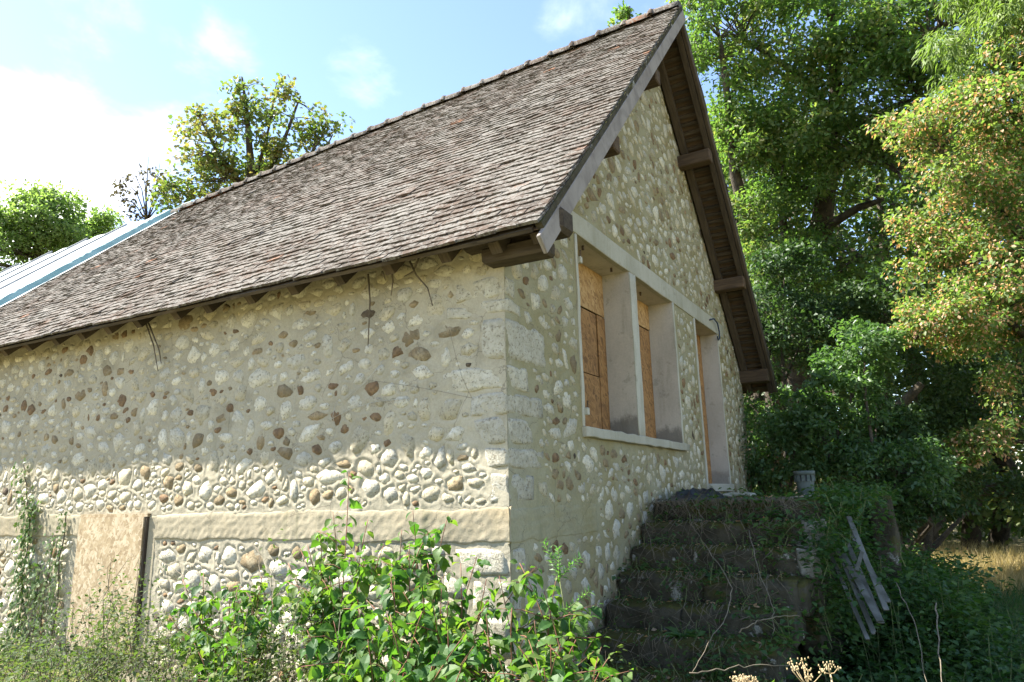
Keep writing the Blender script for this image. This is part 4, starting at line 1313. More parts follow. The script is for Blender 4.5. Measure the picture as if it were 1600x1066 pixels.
def hornbeam():
    F = 1.38
    def at(px, py, d):
        return globals()['at'](px, py, d * F)
    b = at(1640, 800, 9.6); b[2] = -.1
    tr = [b, at(1650, 600, 9.6), at(1640, 350, 9.4), at(1620, 100, 9.4), at(1600, -60, 9.4)]
    limbs = [(tr, [.2, .17, .13, .09, .05]),
             ([at(1648, 420, 9.5), at(1560, 330, 9.2), at(1480, 250, 9.0), at(1440, 190, 9)], [.08, .06, .04, .02]),
             ([at(1648, 560, 9.5), at(1560, 490, 9.0), at(1450, 510, 8.7), at(1430, 530, 8.6)], [.07, .05, .03, .02]),
             ([at(1648, 700, 9.5), at(1600, 690, 9.1), at(1540, 690, 8.8), at(1490, 690, 8.8)], [.05, .04, .02, .01]),
             ([at(1645, 400, 9.5), at(1560, 400, 9.2), at(1470, 420, 8.9)], [.07, .05, .02])]
    lobes = []
    for (px, py, d, r, n, cr) in ((1560, 200, 9.2, (.8, .9, .55), 32, .26), (1480, 215, 9.1, (.55, .7, .35), 13, .22), (1600, 330, 9.2, (.9, .9, .6), 36, .26), (1500, 320, 9.0, (.65, .8, .45), 22, .24),
                                  (1550, 440, 9.0, (.8, .9, .45), 30, .25), (1460, 500, 8.7, (.42, .6, .28), 16, .2), (1570, 520, 8.9, (.6, .8, .26), 18, .22), (1580, 680, 8.9, (.55, .6, .2), 14, .19), (1520, 705, 8.8, (.3, .4, .12), 6, .16),
                                  (1420, 185, 9.2, (.25, .4, .2), 5, .18), (1640, 120, 9.3, (.7, .8, .7), 24, .26), (1680, 400, 9.5, (1.0, 1.0, 1.6), 50, .3), (1620, 600, 9.2, (.5, .6, .3), 10, .22), (1440, 400, 9.0, (.35, .5, .25), 8, .2)):
        lobes.append((at(px, py, d), tuple(F * q for q in r), int(n * 1.15), cr * F * .95))
    tree('hornbeam_tree', 'sunlit tree with pale green leaves and hanging tan seed clusters at right', 'tree', 'trees behind the gable', b, limbs, lobes, 92, 0.082, .58, [L_HORN, L_SEED], T_SMALL, extra=(0.5, .062), twig_r=.010)
hornbeam()

def willow():
    F = 1.12
    def at(px, py, d):
        return globals()['at'](px, py, d * F)
    b = at(1655, 800, 12.5); b[2] = -.1
    tr = [b, at(1640, 400, 12.4), at(1620, 100, 12), at(1600, -80, 12)]
    lobes = [(at(1580, 60, 11.8), (.9, 1.0, 1.0), 34, .4), (at(1530, 25, 12), (.55, .6, .45), 12, .3), (at(1640, 0, 12), (1.2, 1.0, 1.4), 34, .45), (at(1545, 110, 11.9), (.4, .5, .4), 8, .3)]
    tree('willow_tree', 'bright yellow green tree with narrow drooping leaves in top right corner', 'tree', 'trees behind the gable', b, [(tr, [.22, .16, .1, .05])], [(c, tuple(F * q for q in r), n, cr * F * .9) for c, r, n, cr in lobes], 140, .15, .2, [L_WILLOW], T_SMALL, droop=1.1)
willow()

def bushes():
    spec = [('holly_bush', 'bright glossy bush crowding the far corner of the gable wall', [(1200, 690, 11.8, (.55, .7, .75), 30, .27), (1190, 760, 11.6, (.5, .6, .5), 16, .25), (1245, 655, 11.9, (.55, .7, .5), 18, .26)]),
            ('oak_sapling', 'lit young oak with lobed leaves spreading behind the slotted pot', [(1300, 590, 11.8, (.6, .7, .38), 22, .26), (1350, 545, 11.8, (.55, .7, .35), 16, .25), (1290, 690, 11.6, (.6, .7, .6), 28, .27), (1370, 640, 11.8, (.4, .6, .3), 8, .24)]),
            ('hazel_bush', 'dappled bush between the slotted pot and the dry grass', [(1400, 740, 11.4, (.7, .8, .5), 26, .26), (1340, 760, 11.3, (.6, .8, .5), 22, .26)])]
    for k, (nm, lab, ls) in enumerate(spec):
        lob = [(at(px, py, d), r, n, cr) for (px, py, d, r, n, cr) in ls]
        c = np.mean([l[0] for l in lob], axis=0)
        b = np.array([c[0], c[1], -.1])
        limbs = []
        for l in lob:
            limbs.append((wander(b + rng.normal(size=3) * [.1, .1, 0], l[0], 5, .05), [.05, .04, .03, .02, .012]))
        tree(nm, lab, 'bush', 'bushes beyond the landing', b, limbs, lob, 105, (.085, .095, .08)[k], .55, [L_BUSH], (T_SMALL, T_LOBED, T_SMALL)[k], twig_r=.008)
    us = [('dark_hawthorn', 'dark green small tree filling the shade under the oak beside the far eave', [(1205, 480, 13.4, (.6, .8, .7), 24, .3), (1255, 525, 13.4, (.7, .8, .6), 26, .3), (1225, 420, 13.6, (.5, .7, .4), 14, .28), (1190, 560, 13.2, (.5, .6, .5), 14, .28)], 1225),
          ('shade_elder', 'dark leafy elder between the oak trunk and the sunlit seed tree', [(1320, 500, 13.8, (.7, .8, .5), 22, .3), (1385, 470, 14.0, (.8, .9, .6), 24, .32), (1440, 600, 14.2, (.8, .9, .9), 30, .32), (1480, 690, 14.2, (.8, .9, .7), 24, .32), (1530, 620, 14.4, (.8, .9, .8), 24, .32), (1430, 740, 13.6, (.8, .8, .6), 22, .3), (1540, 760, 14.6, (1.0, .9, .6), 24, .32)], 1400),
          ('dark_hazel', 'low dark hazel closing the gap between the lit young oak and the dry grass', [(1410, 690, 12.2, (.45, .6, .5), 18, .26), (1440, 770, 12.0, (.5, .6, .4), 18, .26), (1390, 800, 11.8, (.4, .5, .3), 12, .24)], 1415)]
    for k, (nm, lab, ls, px) in enumerate(us):
        lob = [(at(a, b_, c), r, n, cr) for (a, b_, c, r, n, cr) in ls]
        b = at(px, 800, 13.6); b[2] = -.1
        limbs = [(wander(b + rng.normal(size=3) * [.12, .12, 0], l[0], 6, .04), [.07, .06, .05, .035, .025, .012]) for l in lob]
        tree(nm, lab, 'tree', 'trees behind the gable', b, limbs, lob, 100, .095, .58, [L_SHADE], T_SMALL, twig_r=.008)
    # dead leaning bough in the shade behind them
    bo = MB().tube([at(1345, 690, 13.4), at(1385, 655, 13.2), at(1410, 632, 13.1), at(1440, 600, 13)], [.12, .11, .09, .06], 8)
    bo.tube([at(1345, 690, 13.4), at(1310, 760, 13.5), np.array([*at(1290, 820, 13.6)[:2], -.1])], [.13, .14, .16], 8)
    o = bo.build('leaning_bough', M_BARK, None, True)
    tag(o, 'dark bare bough leaning through the shaded bushes right of the house', 'branch')
bushes()

def woodland():
    m = MB()
    C, R = [], []
    for k in range(34):
        px = 1060 + 640 * rng.random(); d = rng.uniform(18, 34)
        b = at(px, 780, d); b[2] = -.1
        top = b + np.array([rng.normal() * .6, rng.normal() * .6, rng.uniform(8, 13)])
        m.tube(wander(b, top, 6, .02), [.22, .2, .17, .14, .1, .05], 7)
    tk = m.build('woodland_trunks', M_BARK, None, True)
    tag(tk, kind='stuff')
    n = 1500
    px = rng.uniform(1050, 1750, n); py = rng.uniform(180, 830, n) ; d = rng.uniform(17, 32, n)
    C = np.array([at(a, b, c) for a, b, c in zip(px, py, d)])
    R = rng.uniform(.5, 1.0, n)
    # the same wood runs on behind the house and to the right of the picture
    n2 = 420
    ang = rng.uniform(-0.9, 1.5, n2); rr = rng.uniform(22, 36, n2)
    C2 = np.stack([CAM[0] + rr * np.sin(ang), CAM[1] + rr * np.cos(ang), rng.uniform(0, 7.5, n2) ** 1.0], 1)
    keep = (C2[:, 1] > W + 4)
    C = np.concatenate([C, C2[keep]]); R = np.concatenate([R, np.full(keep.sum(), 1.0)])
    P, D, N = cluster_leaves(C, R, 62, .6)
    k = len(P)
    o = leaf_obj('woodland', [(P, D, N, .19 * rng.uniform(.7, 1.2, k), .12 * rng.uniform(.8, 1.2, k), T_SMALL)], [L_WOOD])
    tag(o, kind='stuff')
woodland()

# ------------------------------------------------------------------ trees behind the roof on the left
def left_trees():
    b = at(400, 800, 19); b[2] = -.1
    tr = [b, at(395, 400, 19), at(392, 260, 19), at(385, 170, 19), at(378, 120, 19)]
    limbs = [(tr, [.22, .17, .10, .05, .02]), ([at(395, 330, 19), at(440, 230, 19), at(462, 170, 19), at(470, 150, 19)], [.08, .05, .03, .012]), ([at(395, 330, 19), at(470, 260, 18.8), at(500, 220, 18.6)], [.07, .04, .02]),
             ([at(394, 310, 19), at(340, 240, 19), at(310, 180, 19)], [.07, .04, .02]), ([at(396, 350, 19), at(480, 290, 18.5), at(520, 210, 18.2)], [.06, .04, .015]), ([at(394, 300, 19), at(420, 200, 19.2), at(432, 130, 19.2)], [.06, .03, .012])]
    lobes = []
    for (px, py, r, n) in ((385, 150, (.35, .4, .75), 15), (375, 220, (.75, .7, .8), 26), (320, 200, (.5, .5, .55), 15), (300, 270, (.65, .6, .6), 22), (340, 280, (.7, .6, .55), 20), (430, 200, (.55, .6, .8), 20), (440, 140, (.18, .25, .4), 6), (450, 250, (.8, .6, .5), 20),
                           (480, 190, (.3, .4, .55), 9), (500, 225, (.4, .4, .4), 9), (525, 195, (.22, .3, .3), 5), (400, 270, (.8, .7, .5), 18), (270, 310, (.5, .5, .35), 12)):
        lobes.append((at(px, py, 19), r, n, .27))
    tree('maple_tree', 'maple with green and reddish leaves rising behind the middle of the roof', 'tree', 'trees behind the roof', b, limbs, lobes, 27, .125, .85, [L_MAPLE], T_LOBED, twig_r=.016)
    b = at(225, 800, 20); b[2] = -.1
    tr = [b, at(232, 400, 20), at(228, 310, 20), at(232, 245, 20)]
    limbs = [(tr, [.06, .04, .02, .006])] + [([at(230, 345, 20), at((230 + x) / 2 + 4, (330 + y) / 2, 20), at(x, y, 20)], [.018, .012, .005]) for x, y in ((190, 275), (205, 262), (250, 255), (262, 270), (180, 305), (170, 330), (275, 290), (215, 245))]
    lobes = [(at(225, 300, 20), (.85, .6, .75), 46, .16)]
    tree('bare_tree', 'nearly bare small tree with sparse dark leaves left of the maple', 'tree', 'trees behind the roof', b, limbs, lobes, 9, .11, .6, [L_DRY], T_SMALL, twig_r=.008)
    for (nm, lab, spec, dist, bx) in (('ash_tree', 'pale green rounded tree at far left behind the white sheeting', ((60, 350, (1.3, 1.0, .95), 60), (20, 370, (1.0, 1.0, .7), 34), (95, 320, (.5, .5, .4), 16), (-60, 380, (1.5, 1.2, 1.2), 46), (110, 385, (.7, .8, .5), 16), (45, 305, (.35, .5, .3), 8)), 24, 60),
                                      ('hedge_maple', 'small pale round treetop between the ash and the bare tree', ((145, 345, (.5, .5, .45), 20), (120, 375, (.6, .5, .4), 14)), 25, 145)):
        b = at(bx, 800, dist); b[2] = -.1
        tr = [b, at(bx, 450, dist), at(bx, 350, dist)]
        lob = [(at(px, py, dist), r, n, .42) for px, py, r, n in spec]
        tree(nm, lab, 'tree', 'trees behind the roof', b, [(tr, [.3, .2, .06])], lob, 70, .14, .5, [L_PALE], T_SMALL)
left_trees()

# ------------------------------------------------------------------ shrubs before the long wall
def oval_mesh():
    t, f = T_OVAL
    out = []
    for k in range(6):
        g = np.random.default_rng(k)
        v = t.copy()
        v[:, 1] *= g.uniform(.56, .74)
        v[:, 2] = v[:, 2] * g.uniform(.6, 1.6) - .22 * g.uniform(.3, 1.4) * v[:, 0] ** 2 + .12 * g.normal() * v[:, 1]
        out.append(v)
    return out
OVALS = oval_mesh()
OV_ME = [raw_mesh('leaf', v, [tuple(q) for q in T_OVAL[1]], L_DOG) for v in OVALS]

def dogwood(label, base, stems, leaf_len, n_obj=230):
    """stems: list of (tip, bow) world points; leaves hang in opposite pairs"""
    t = empty('dogwood_shrub', label, 'shrub', base, 'dogwood shrubs before the wall')
    base = np.array(base)
    LV = []
    for tip in stems:
        tip = np.array(tip)
        b = base + np.array([rng.normal() * .12, rng.normal() * .08, 0])
        mid = (b + tip) / 2 + np.array([rng.normal() * .08, rng.normal() * .05, .12])
        n = 14
        pts = [b * (1 - s) ** 2 + 2 * mid * s * (1 - s) + tip * s * s for s in np.linspace(0, 1, n)]
        MB().tube(pts, list(np.linspace(.006, .0022, n)), 5).build('stem', M_REDSTEM, t, True)
        def pairs(pts, start, spacing, phase):
            seg = np.cumsum([0] + [np.linalg.norm(pts[i + 1] - pts[i]) for i in range(len(pts) - 1)])
            s = seg[-1]
            k = 0
            while s > start * seg[-1]:
                i = min(np.searchsorted(seg, s), len(pts) - 1)
                i = max(i, 1)
                f = (s - seg[i - 1]) / max(seg[i] - seg[i - 1], 1e-6)
                p = pts[i - 1] * (1 - f) + pts[i] * f
                ax = unit(pts[i] - pts[i - 1])
                a = phase + k * 1.57 + rng.normal() * .3
                side = np.array([math.cos(a), math.sin(a), 0.0])
                for sg in (-1, 1):
                    if rng.random() < .1: continue
                    dr_ = side * sg * rng.uniform(.6, 1.0) + ax * .25 + np.array([0, 0, rng.uniform(-1.2, .1)])
                    LV.append((p + unit(dr_) * .012, unit(dr_), unit(np.array([0, 0, 1.0]) + side * sg * .8 + rng.normal(size=3) * .45), leaf_len * rng.uniform(.45, 1.25) * (.6 if k == 0 else 1)))
                s -= spacing * rng.uniform(.7, 1.3)
                k += 1
        pairs(pts, .30, .055, rng.uniform(0, 3))
        for _ in range(rng.integers(3, 7)):                 # side shoots
            i = rng.integers(4, n - 2)
            d = unit(np.array([rng.normal(), rng.normal() * .8, rng.uniform(.1, .9)]))
            ln = rng.uniform(.12, .34)
            q = [pts[i], pts[i] + d * ln * .5 + [0, 0, .02], pts[i] + d * ln]
            MB().tube(q, [.003, .0024, .0015], 4).build('stem', M_REDSTEM, t, True)
            pairs([np.array(x) for x in q], .15, .045, rng.uniform(0, 3))
    LV.sort(key=lambda l: np.linalg.norm(l[0] - CAM) - 0.4 * l[0][2])
    Lx = Vector(t.location)
    for (p, d, nn, ln) in LV[:n_obj]:
        d = unit(d); nn = unit(nn - d * (nn @ d)); bb = np.cross(nn, d)
        o = bpy.data.objects.new('leaf', OV_ME[rng.integers(6)])
        M = np.eye(4); M[:3, 0] = d * ln; M[:3, 1] = bb * ln; M[:3, 2] = nn * ln; M[:3, 3] = p - np.array(Lx)
        o.matrix_basis = Matrix(M.tolist())
        put(o, t)
    rest = LV[n_obj:]
    if rest:
        A = [np.array([r[i] for r in rest]) for i in range(4)]
        v = OVALS[1]
        o = leaf_obj('leaves', [(A[0], A[1], A[2], A[3], A[3], (v, T_OVAL[1]))], [L_DOG], t)
        tag(o, kind='stuff')

def pl(px, py, y):
    d = ray(px, py)
    return CAM + d * ((y - CAM[1]) / d[1])

def shrubs():
    specs = [('dogwood with the tallest upright shoot, reaching highest up the wall', (545, -.75), [(545, 738, -.5), (520, 800, -.5), (500, 830, -.6), (575, 812, -.55), (470, 860, -.7), (555, 870, -.8), (515, 900, -.9), (600, 850, -.7), (450, 880, -.8)]),
             ('dogwood with two pointed shoots left of the house corner', (690, -.75), [(645, 798, -.5), (700, 805, -.5), (640, 850, -.7), (720, 880, -.7), (668, 880, -.8), (610, 900, -.9), (745, 870, -.6), (760, 905, -.8), (690, 920, -1.0), (630, 925, -1.0)]),
             ('low dogwood with drooping leaves at the right foot of the cellar board', (360, -.8), [(285, 905, -.6), (318, 895, -.6), (360, 920, -.8), (300, 950, -.8), (410, 900, -.7), (440, 915, -.9), (395, 950, -1.0), (350, 970, -1.0)]),
             ('dogwood with thin red shoots right at the house corner', (840, -.7), [(812, 880, -.4), (780, 900, -.6), (850, 925, -.6), (870, 900, -.5), (800, 950, -.9), (760, 960, -1.0), (835, 970, -.9), (730, 970, -1.1), (890, 975, -.55)]),
             ('dogwood with broad leaves lowest in the picture under the two pointed shoots', (600, -1.25), [(560, 950, -1.2), (610, 960, -1.2), (660, 955, -1.2), (520, 965, -1.2), (700, 985, -1.3), (575, 1000, -1.4), (640, 1010, -1.4), (480, 985, -1.3), (740, 1010, -1.4)]),
             ('dogwood with one red twig arching out over the stair foot', (850, -.95), [(952, 1026, -.75), (900, 1000, -.9), (860, 1000, -1.1), (810, 1010, -1.2), (850, 1045, -1.2), (780, 1030, -1.3)])]
    for lab, (px, y), tips in specs:
        b = pl(px, 1000, y); b[2] = -.1
        dogwood(lab, b, [pl(*q) for q in tips] + [pl(q[0] + rng.normal() * 26, q[1] + 18 + 45 * rng.random(), q[2] - .25 * rng.random()) for q in tips[::2] if q[1] > 790 and q[0] < 800], .086)
    # privet sprig
    b = pl(885, 1000, -.45); b[2] = -.1
    t = empty('privet_sprig', 'upright light green sprig with paired narrow leaves before gable corner', 'shrub', b)
    LV = []
    tips = [(850, 848, -.4), (872, 858, -.42), (905, 872, -.4), (920, 925, -.4), (835, 930, -.4), (895, 960, -.45), (860, 980, -.4), (915, 985, -.4)]
    top = pl(874, 905, -.42)
    main = wander(b, top, 7, .012)
    MB().tube(main, list(np.linspace(.006, .003, 7)), 5).build('stem', M_GREENSTEM, t, True)
    for q in tips:
        tip = pl(*q)
        k = np.argmin([np.linalg.norm(m_ - tip) + (2 if m_[2] > tip[2] - .05 else 0) for m_ in main])
        pts = wander(main[k], tip, 5, .03)
        MB().tube(pts, [.003, .0028, .0024, .002, .0015], 4).build('stem', M_GREENSTEM, t, True)
        for i in range(16):
            s = i / 15 * .95 + .05
            p = pts[0] * (1 - s) + tip * s
            ax = unit(tip - pts[0]); a = i * 1.57 + rng.normal() * .2
            side = unit(np.cross(ax, [math.cos(a), math.sin(a), .3]))
            for sg in (-1, 1):
                LV.append((p, side * sg + ax * .6, np.array([0, 0, 1.0]) + rng.normal(size=3) * .4, rng.uniform(.03, .05)))
    me = raw_mesh('leaf', T_SMALL[0] * np.array([1, .34, .6]), [tuple(q) for q in T_SMALL[1]], L_PRIVET)
    for (p, d, nn, ln) in LV:
        d = unit(d); nn = unit(nn - d * (nn @ d)); bb = np.cross(nn, d)
        M = np.eye(4); M[:3, 0] = d * ln; M[:3, 1] = bb * ln; M[:3, 2] = nn * ln; M[:3, 3] = p - np.array(t.location)
        o = bpy.data.objects.new('leaf', me); o.matrix_basis = Matrix(M.tolist()); put(o, t)
shrubs()

def brambles():
    """low tangle in front of the long wall: one mass of small leaves on thin canes"""
    P, D, N, L = [], [], [], []
    m = MB()
    for k in range(1250):
        x = rng.uniform(-6.6, 0.75); y = rng.uniform(-2.3, -.12)
        h = float(np.interp(x, [-6.6, -4.6, -3.2, -2.2, -1.2, -.2, .5, .8], [.12, .26, .52, .70, .66, .56, .42, .25])) * (1.0 - 0.30 * abs(y + .8)) * rng.uniform(.45, 1.3) * (1 + .25 * math.sin(x * 3.1 + y * 2))
        h = max(h * 1.32, .12)
        b = np.array([x, y, -.1])
        tip = b + np.array([rng.normal() * .2 + .10, rng.normal() * .16, h + .05])
        pts = wander(b, tip, 5, .05)
        if k % 3: m.tube(pts + [pts[-1] + rng.normal(size=3) * [.06, .04, .03] + [0, 0, .05]], [.0036, .0032, .0028, .0022, .0016, .001], 3, False)
        nl = int(14 + 32 * h)
        for _ in range(nl):
            s = rng.uniform(.25, 1.0) ** .7
            p = b * (1 - s) + tip * s + rng.normal(size=3) * [.055, .055, .03]
            P.append(p); D.append([rng.normal(), rng.normal(), rng.uniform(-.8, .3)]); N.append([rng.normal() * .6 - .2, rng.normal() * .6, 1.0]); L.append(rng.uniform(.022, .045))
    P, D, N, L = map(np.array, (P, D, N, L))
    o = leaf_obj('brambles', [(P, D, N, L, L * .55, T_SMALL)], [L_BRAM])
    tag(o, kind='stuff')
    o = m.build('bramble_canes', M_CANE, None)
    tag(o, kind='stuff')
    # long dry canes sticking out of it
    labs = ['dry cane slanting across the foot of the cellar board', 'thin dry cane leaning up to the right below the cellar board', 'bare cane rising to the plinth band left of the tallest dogwood shoot', 'straight grey cane standing among the dogwood leaves']
    spec = [((310, 935, -.6), (238, 850, -.3)), ((270, 985, -.7), (330, 905, -.5)), ((425, 960, -.6), (395, 850, -.3)), ((440, 1040, -.9), (490, 940, -.7))]
    for lab, (a, b_) in zip(labs, spec):
        o = MB().tube(wander(pl(*a), pl(*b_), 6, .02), [.0032, .003, .0028, .0024, .002, .0014], 5).build('dry_cane', M_CANE, None, True)
        tag(o, lab, 'cane', 'dry canes among the shrubs')
brambles()

def ivies():
    def ivy(label, strips, n, size):
        P, D, N, L = [], [], [], []
        m = MB()
        c = np.mean([[s[0], -.02, s[2]] for s in strips], axis=0)
        t = empty('ivy', label, 'ivy', (c[0], -.02, -.1), 'ivy on the long wall')
        for (xa, za, xb, zb, wd, wt) in strips:
            pts = wander((xa, -.03, za), (xb, -.03, zb), 8, .02)
            for p in pts: p[1] = -.03
            m.tube(pts, .006, 5)
            k = int(n * wt)
            s = rng.random(k)
            x = xa + (xb - xa) * s + rng.normal(size=k) * wd; z = za + (zb - za) * s + rng.normal(size=k) * .05
            P += list(np.stack([x, -.035 - np.abs(rng.normal(size=k)) * .035, z], 1))
        P = np.array(P); k = len(P)
        D = np.stack([rng.normal(size=k) * .7, -np.abs(rng.normal(size=k)) * .3, -1 + rng.normal(size=k) * .5], 1)
        N = np.stack([rng.normal(size=k) * .4 - .1, -np.ones(k), .5 + rng.normal(size=k) * .4], 1)
        L = size * rng.uniform(.6, 1.3, k)
        m.build('stem', M_TWIG, t, True)
        o = leaf_obj('foliage', [(P, D, N, L, L * .85, T_LOBED)], [L_IVY], t)
        tag(o, kind='stuff')
    ivy('thick ivy strip climbing the wall at the left picture edge', [(-6.0, -.1, -5.98, 1.55, .10, 1.0), (-5.75, -.1, -5.7, .9, .07, .3), (-6.05, 1.4, -6.3, 1.95, .09, .14)], 620, .05)
    ivy('thin ivy strand hanging left of the cellar board', [(-5.35, -.1, -5.32, 1.42, .05, .7), (-5.55, .3, -5.5, 1.2, .04, .3)], 420, .042)
ivies()

# ------------------------------------------------------------------ right side: undergrowth, ivy on the landing, dry grass
def undergrowth():
    P, D, N, L = [], [], [], []
    m = MB()
    def shoot(x, y, z0, h, nl, ls, spread=.07):
        b = np.array([x, y, z0]); tip = b + np.array([rng.normal() * .12 * h * 2, rng.normal() * .12 * h * 2, h])
        for i in range(nl):
            s = (i + 1) / nl
            p = b * (1 - s) + tip * s + rng.normal(size=3) * [spread, spread, .02]
            a = rng.uniform(0, 6.28)
            P.append(p); D.append([math.cos(a), math.sin(a), rng.uniform(-.7, .2)]); N.append([rng.normal() * .4, rng.normal() * .4, 1.0]); L.append(ls * rng.uniform(.6, 1.3))
        if rng.random() < .3: m.tube([b, (b + tip) / 2 + rng.normal(size=3) * .02, tip], [.004, .003, .002], 3, False)
    for k in range(3200):
        x = rng.uniform(1.48, 5.2); y = rng.uniform(-1.2, 8.8)
        if x > 2.6 and y < -.2 and rng.random() < .5: continue
        edge = max(0.0, 1 - (x - 1.6) / 1.1)
        h = rng.uniform(.2, .55) + .5 * edge * rng.random()
        if y < 2.3 and x < 2.6: h *= .55
        if x > 2.5 and y > 3.6: h *= .5
        if x > 2.2 and y > 6.3: continue
        shoot(x, y, -.1, h, int(10 + 24 * h), .06)
    for k in range(900):                                   # tall nettles behind the slats
        x = rng.uniform(1.75, 2.6); y = rng.uniform(3.0, 6.6)
        h = rng.uniform(.4, .85) * (1.15 - .25 * (x - 1.75))
        shoot(x, y, -.1, h, int(14 + 22 * h), .065)
    # on the flank of the stair, over the edge of the landing and round the pier
    for k in range(650):
        y = rng.uniform(1.9, 4.9); x = 1.50 + abs(rng.normal()) * .2
        z = min(1.40, (y - .1) * .56) * rng.uniform(.3, 1.0)
        shoot(x, y, z, rng.uniform(.06, .22), 9, .06)
    for k in range(420):
        y = rng.uniform(3.2, 6.9); x = rng.uniform(1.05, 1.95)
        if 3.4 < y < 4.35 and 1.02 < x < 1.5: continue
        shoot(x, y, 1.30, rng.uniform(.05, .19) * (1.0 if x < 1.3 else 1.3), 8, .065)
    for k in range(110):
        shoot(rng.uniform(.1, 1.5), rng.uniform(2.72, 6.9), 1.37, rng.uniform(.03, .09), 5, .05)
    for k in range(26):                                    # creepers sprawling over the steps from the open side
        z, y = STEPS[rng.integers(0, 8)]
        cx = 1.4 * math.sqrt(rng.random()); cy = y + rng.normal() * .1
        for _ in range(int(rng.integers(5, 16))):
            shoot(cx + rng.normal() * .12, cy + rng.uniform(-.12, .2), z - .05 + rng.uniform(-.08, .03), rng.uniform(.05, .2), 6, .055)
    for k in range(520):                                   # seedlings on the treads
        z, y = STEPS[rng.integers(1, 8)]
        shoot(rng.uniform(.06, 1.36), y + rng.uniform(-.03, .3), z - .02, rng.uniform(.02, .14) ** 1.0, int(rng.integers(3, 9)), rng.uniform(.015, .04))
    P_, D_, N_, L_ = map(np.array, (P, D, N, L))
    o = leaf_obj('undergrowth', [(P_, D_, N_, L_, L_ * .6, T_SMALL)], [L_NETTLE])
    tag(o, kind='stuff')
    tag(m.build('undergrowth_stems', M_GREENSTEM, None), kind='stuff')
undergrowth()

def grass():
    def tuft_field(name, n, xr, yr, hr, mat, wd):
        x = rng.uniform(*xr, n); y = rng.uniform(*yr, n)
        P = np.stack([x, y, np.full(n, -.1)], 1)
        D = np.stack([rng.normal(size=n) * .45 + .15, rng.normal(size=n) * .45, np.ones(n)], 1)
        N = np.stack([rng.normal(size=n), rng.normal(size=n), .3 * rng.normal(size=n)], 1)
        o = leaf_obj(name, [(P, D, N, rng.uniform(*hr, n), wd * rng.uniform(.7, 1.3, n), T_BLADE)], [mat])
        tag(o, kind='stuff')
    tuft_field('dry_grass', 22000, (1.9, 7.5), (8.4, 15.5), (.15, .5), L_GRASS, .009)
    tuft_field('grass', 20000, (1.7, 6.5), (-3.0, 9.0), (.10, .38), L_NETTLE, .008)
grass()

# ------------------------------------------------------------------ weeds, canes and dead stalks on the stair
def smooth_path(P, k=6):
    P = [np.array(p) for p in P]
    Q = [2 * P[0] - P[1]] + P + [2 * P[-1] - P[-2]]
    out = []
    for i in range(1, len(Q) - 2):
        for t in np.linspace(0, 1, k, endpoint=False):
            a, b, c, d = Q[i - 1:i + 3]
            out.append(.5 * (2 * b + (c - a) * t + (2 * a - 5 * b + 4 * c - d) * t * t + (3 * b - a - 3 * c + d) * t ** 3) + rng.normal(size=3) * .004)
    return out + [P[-1]]

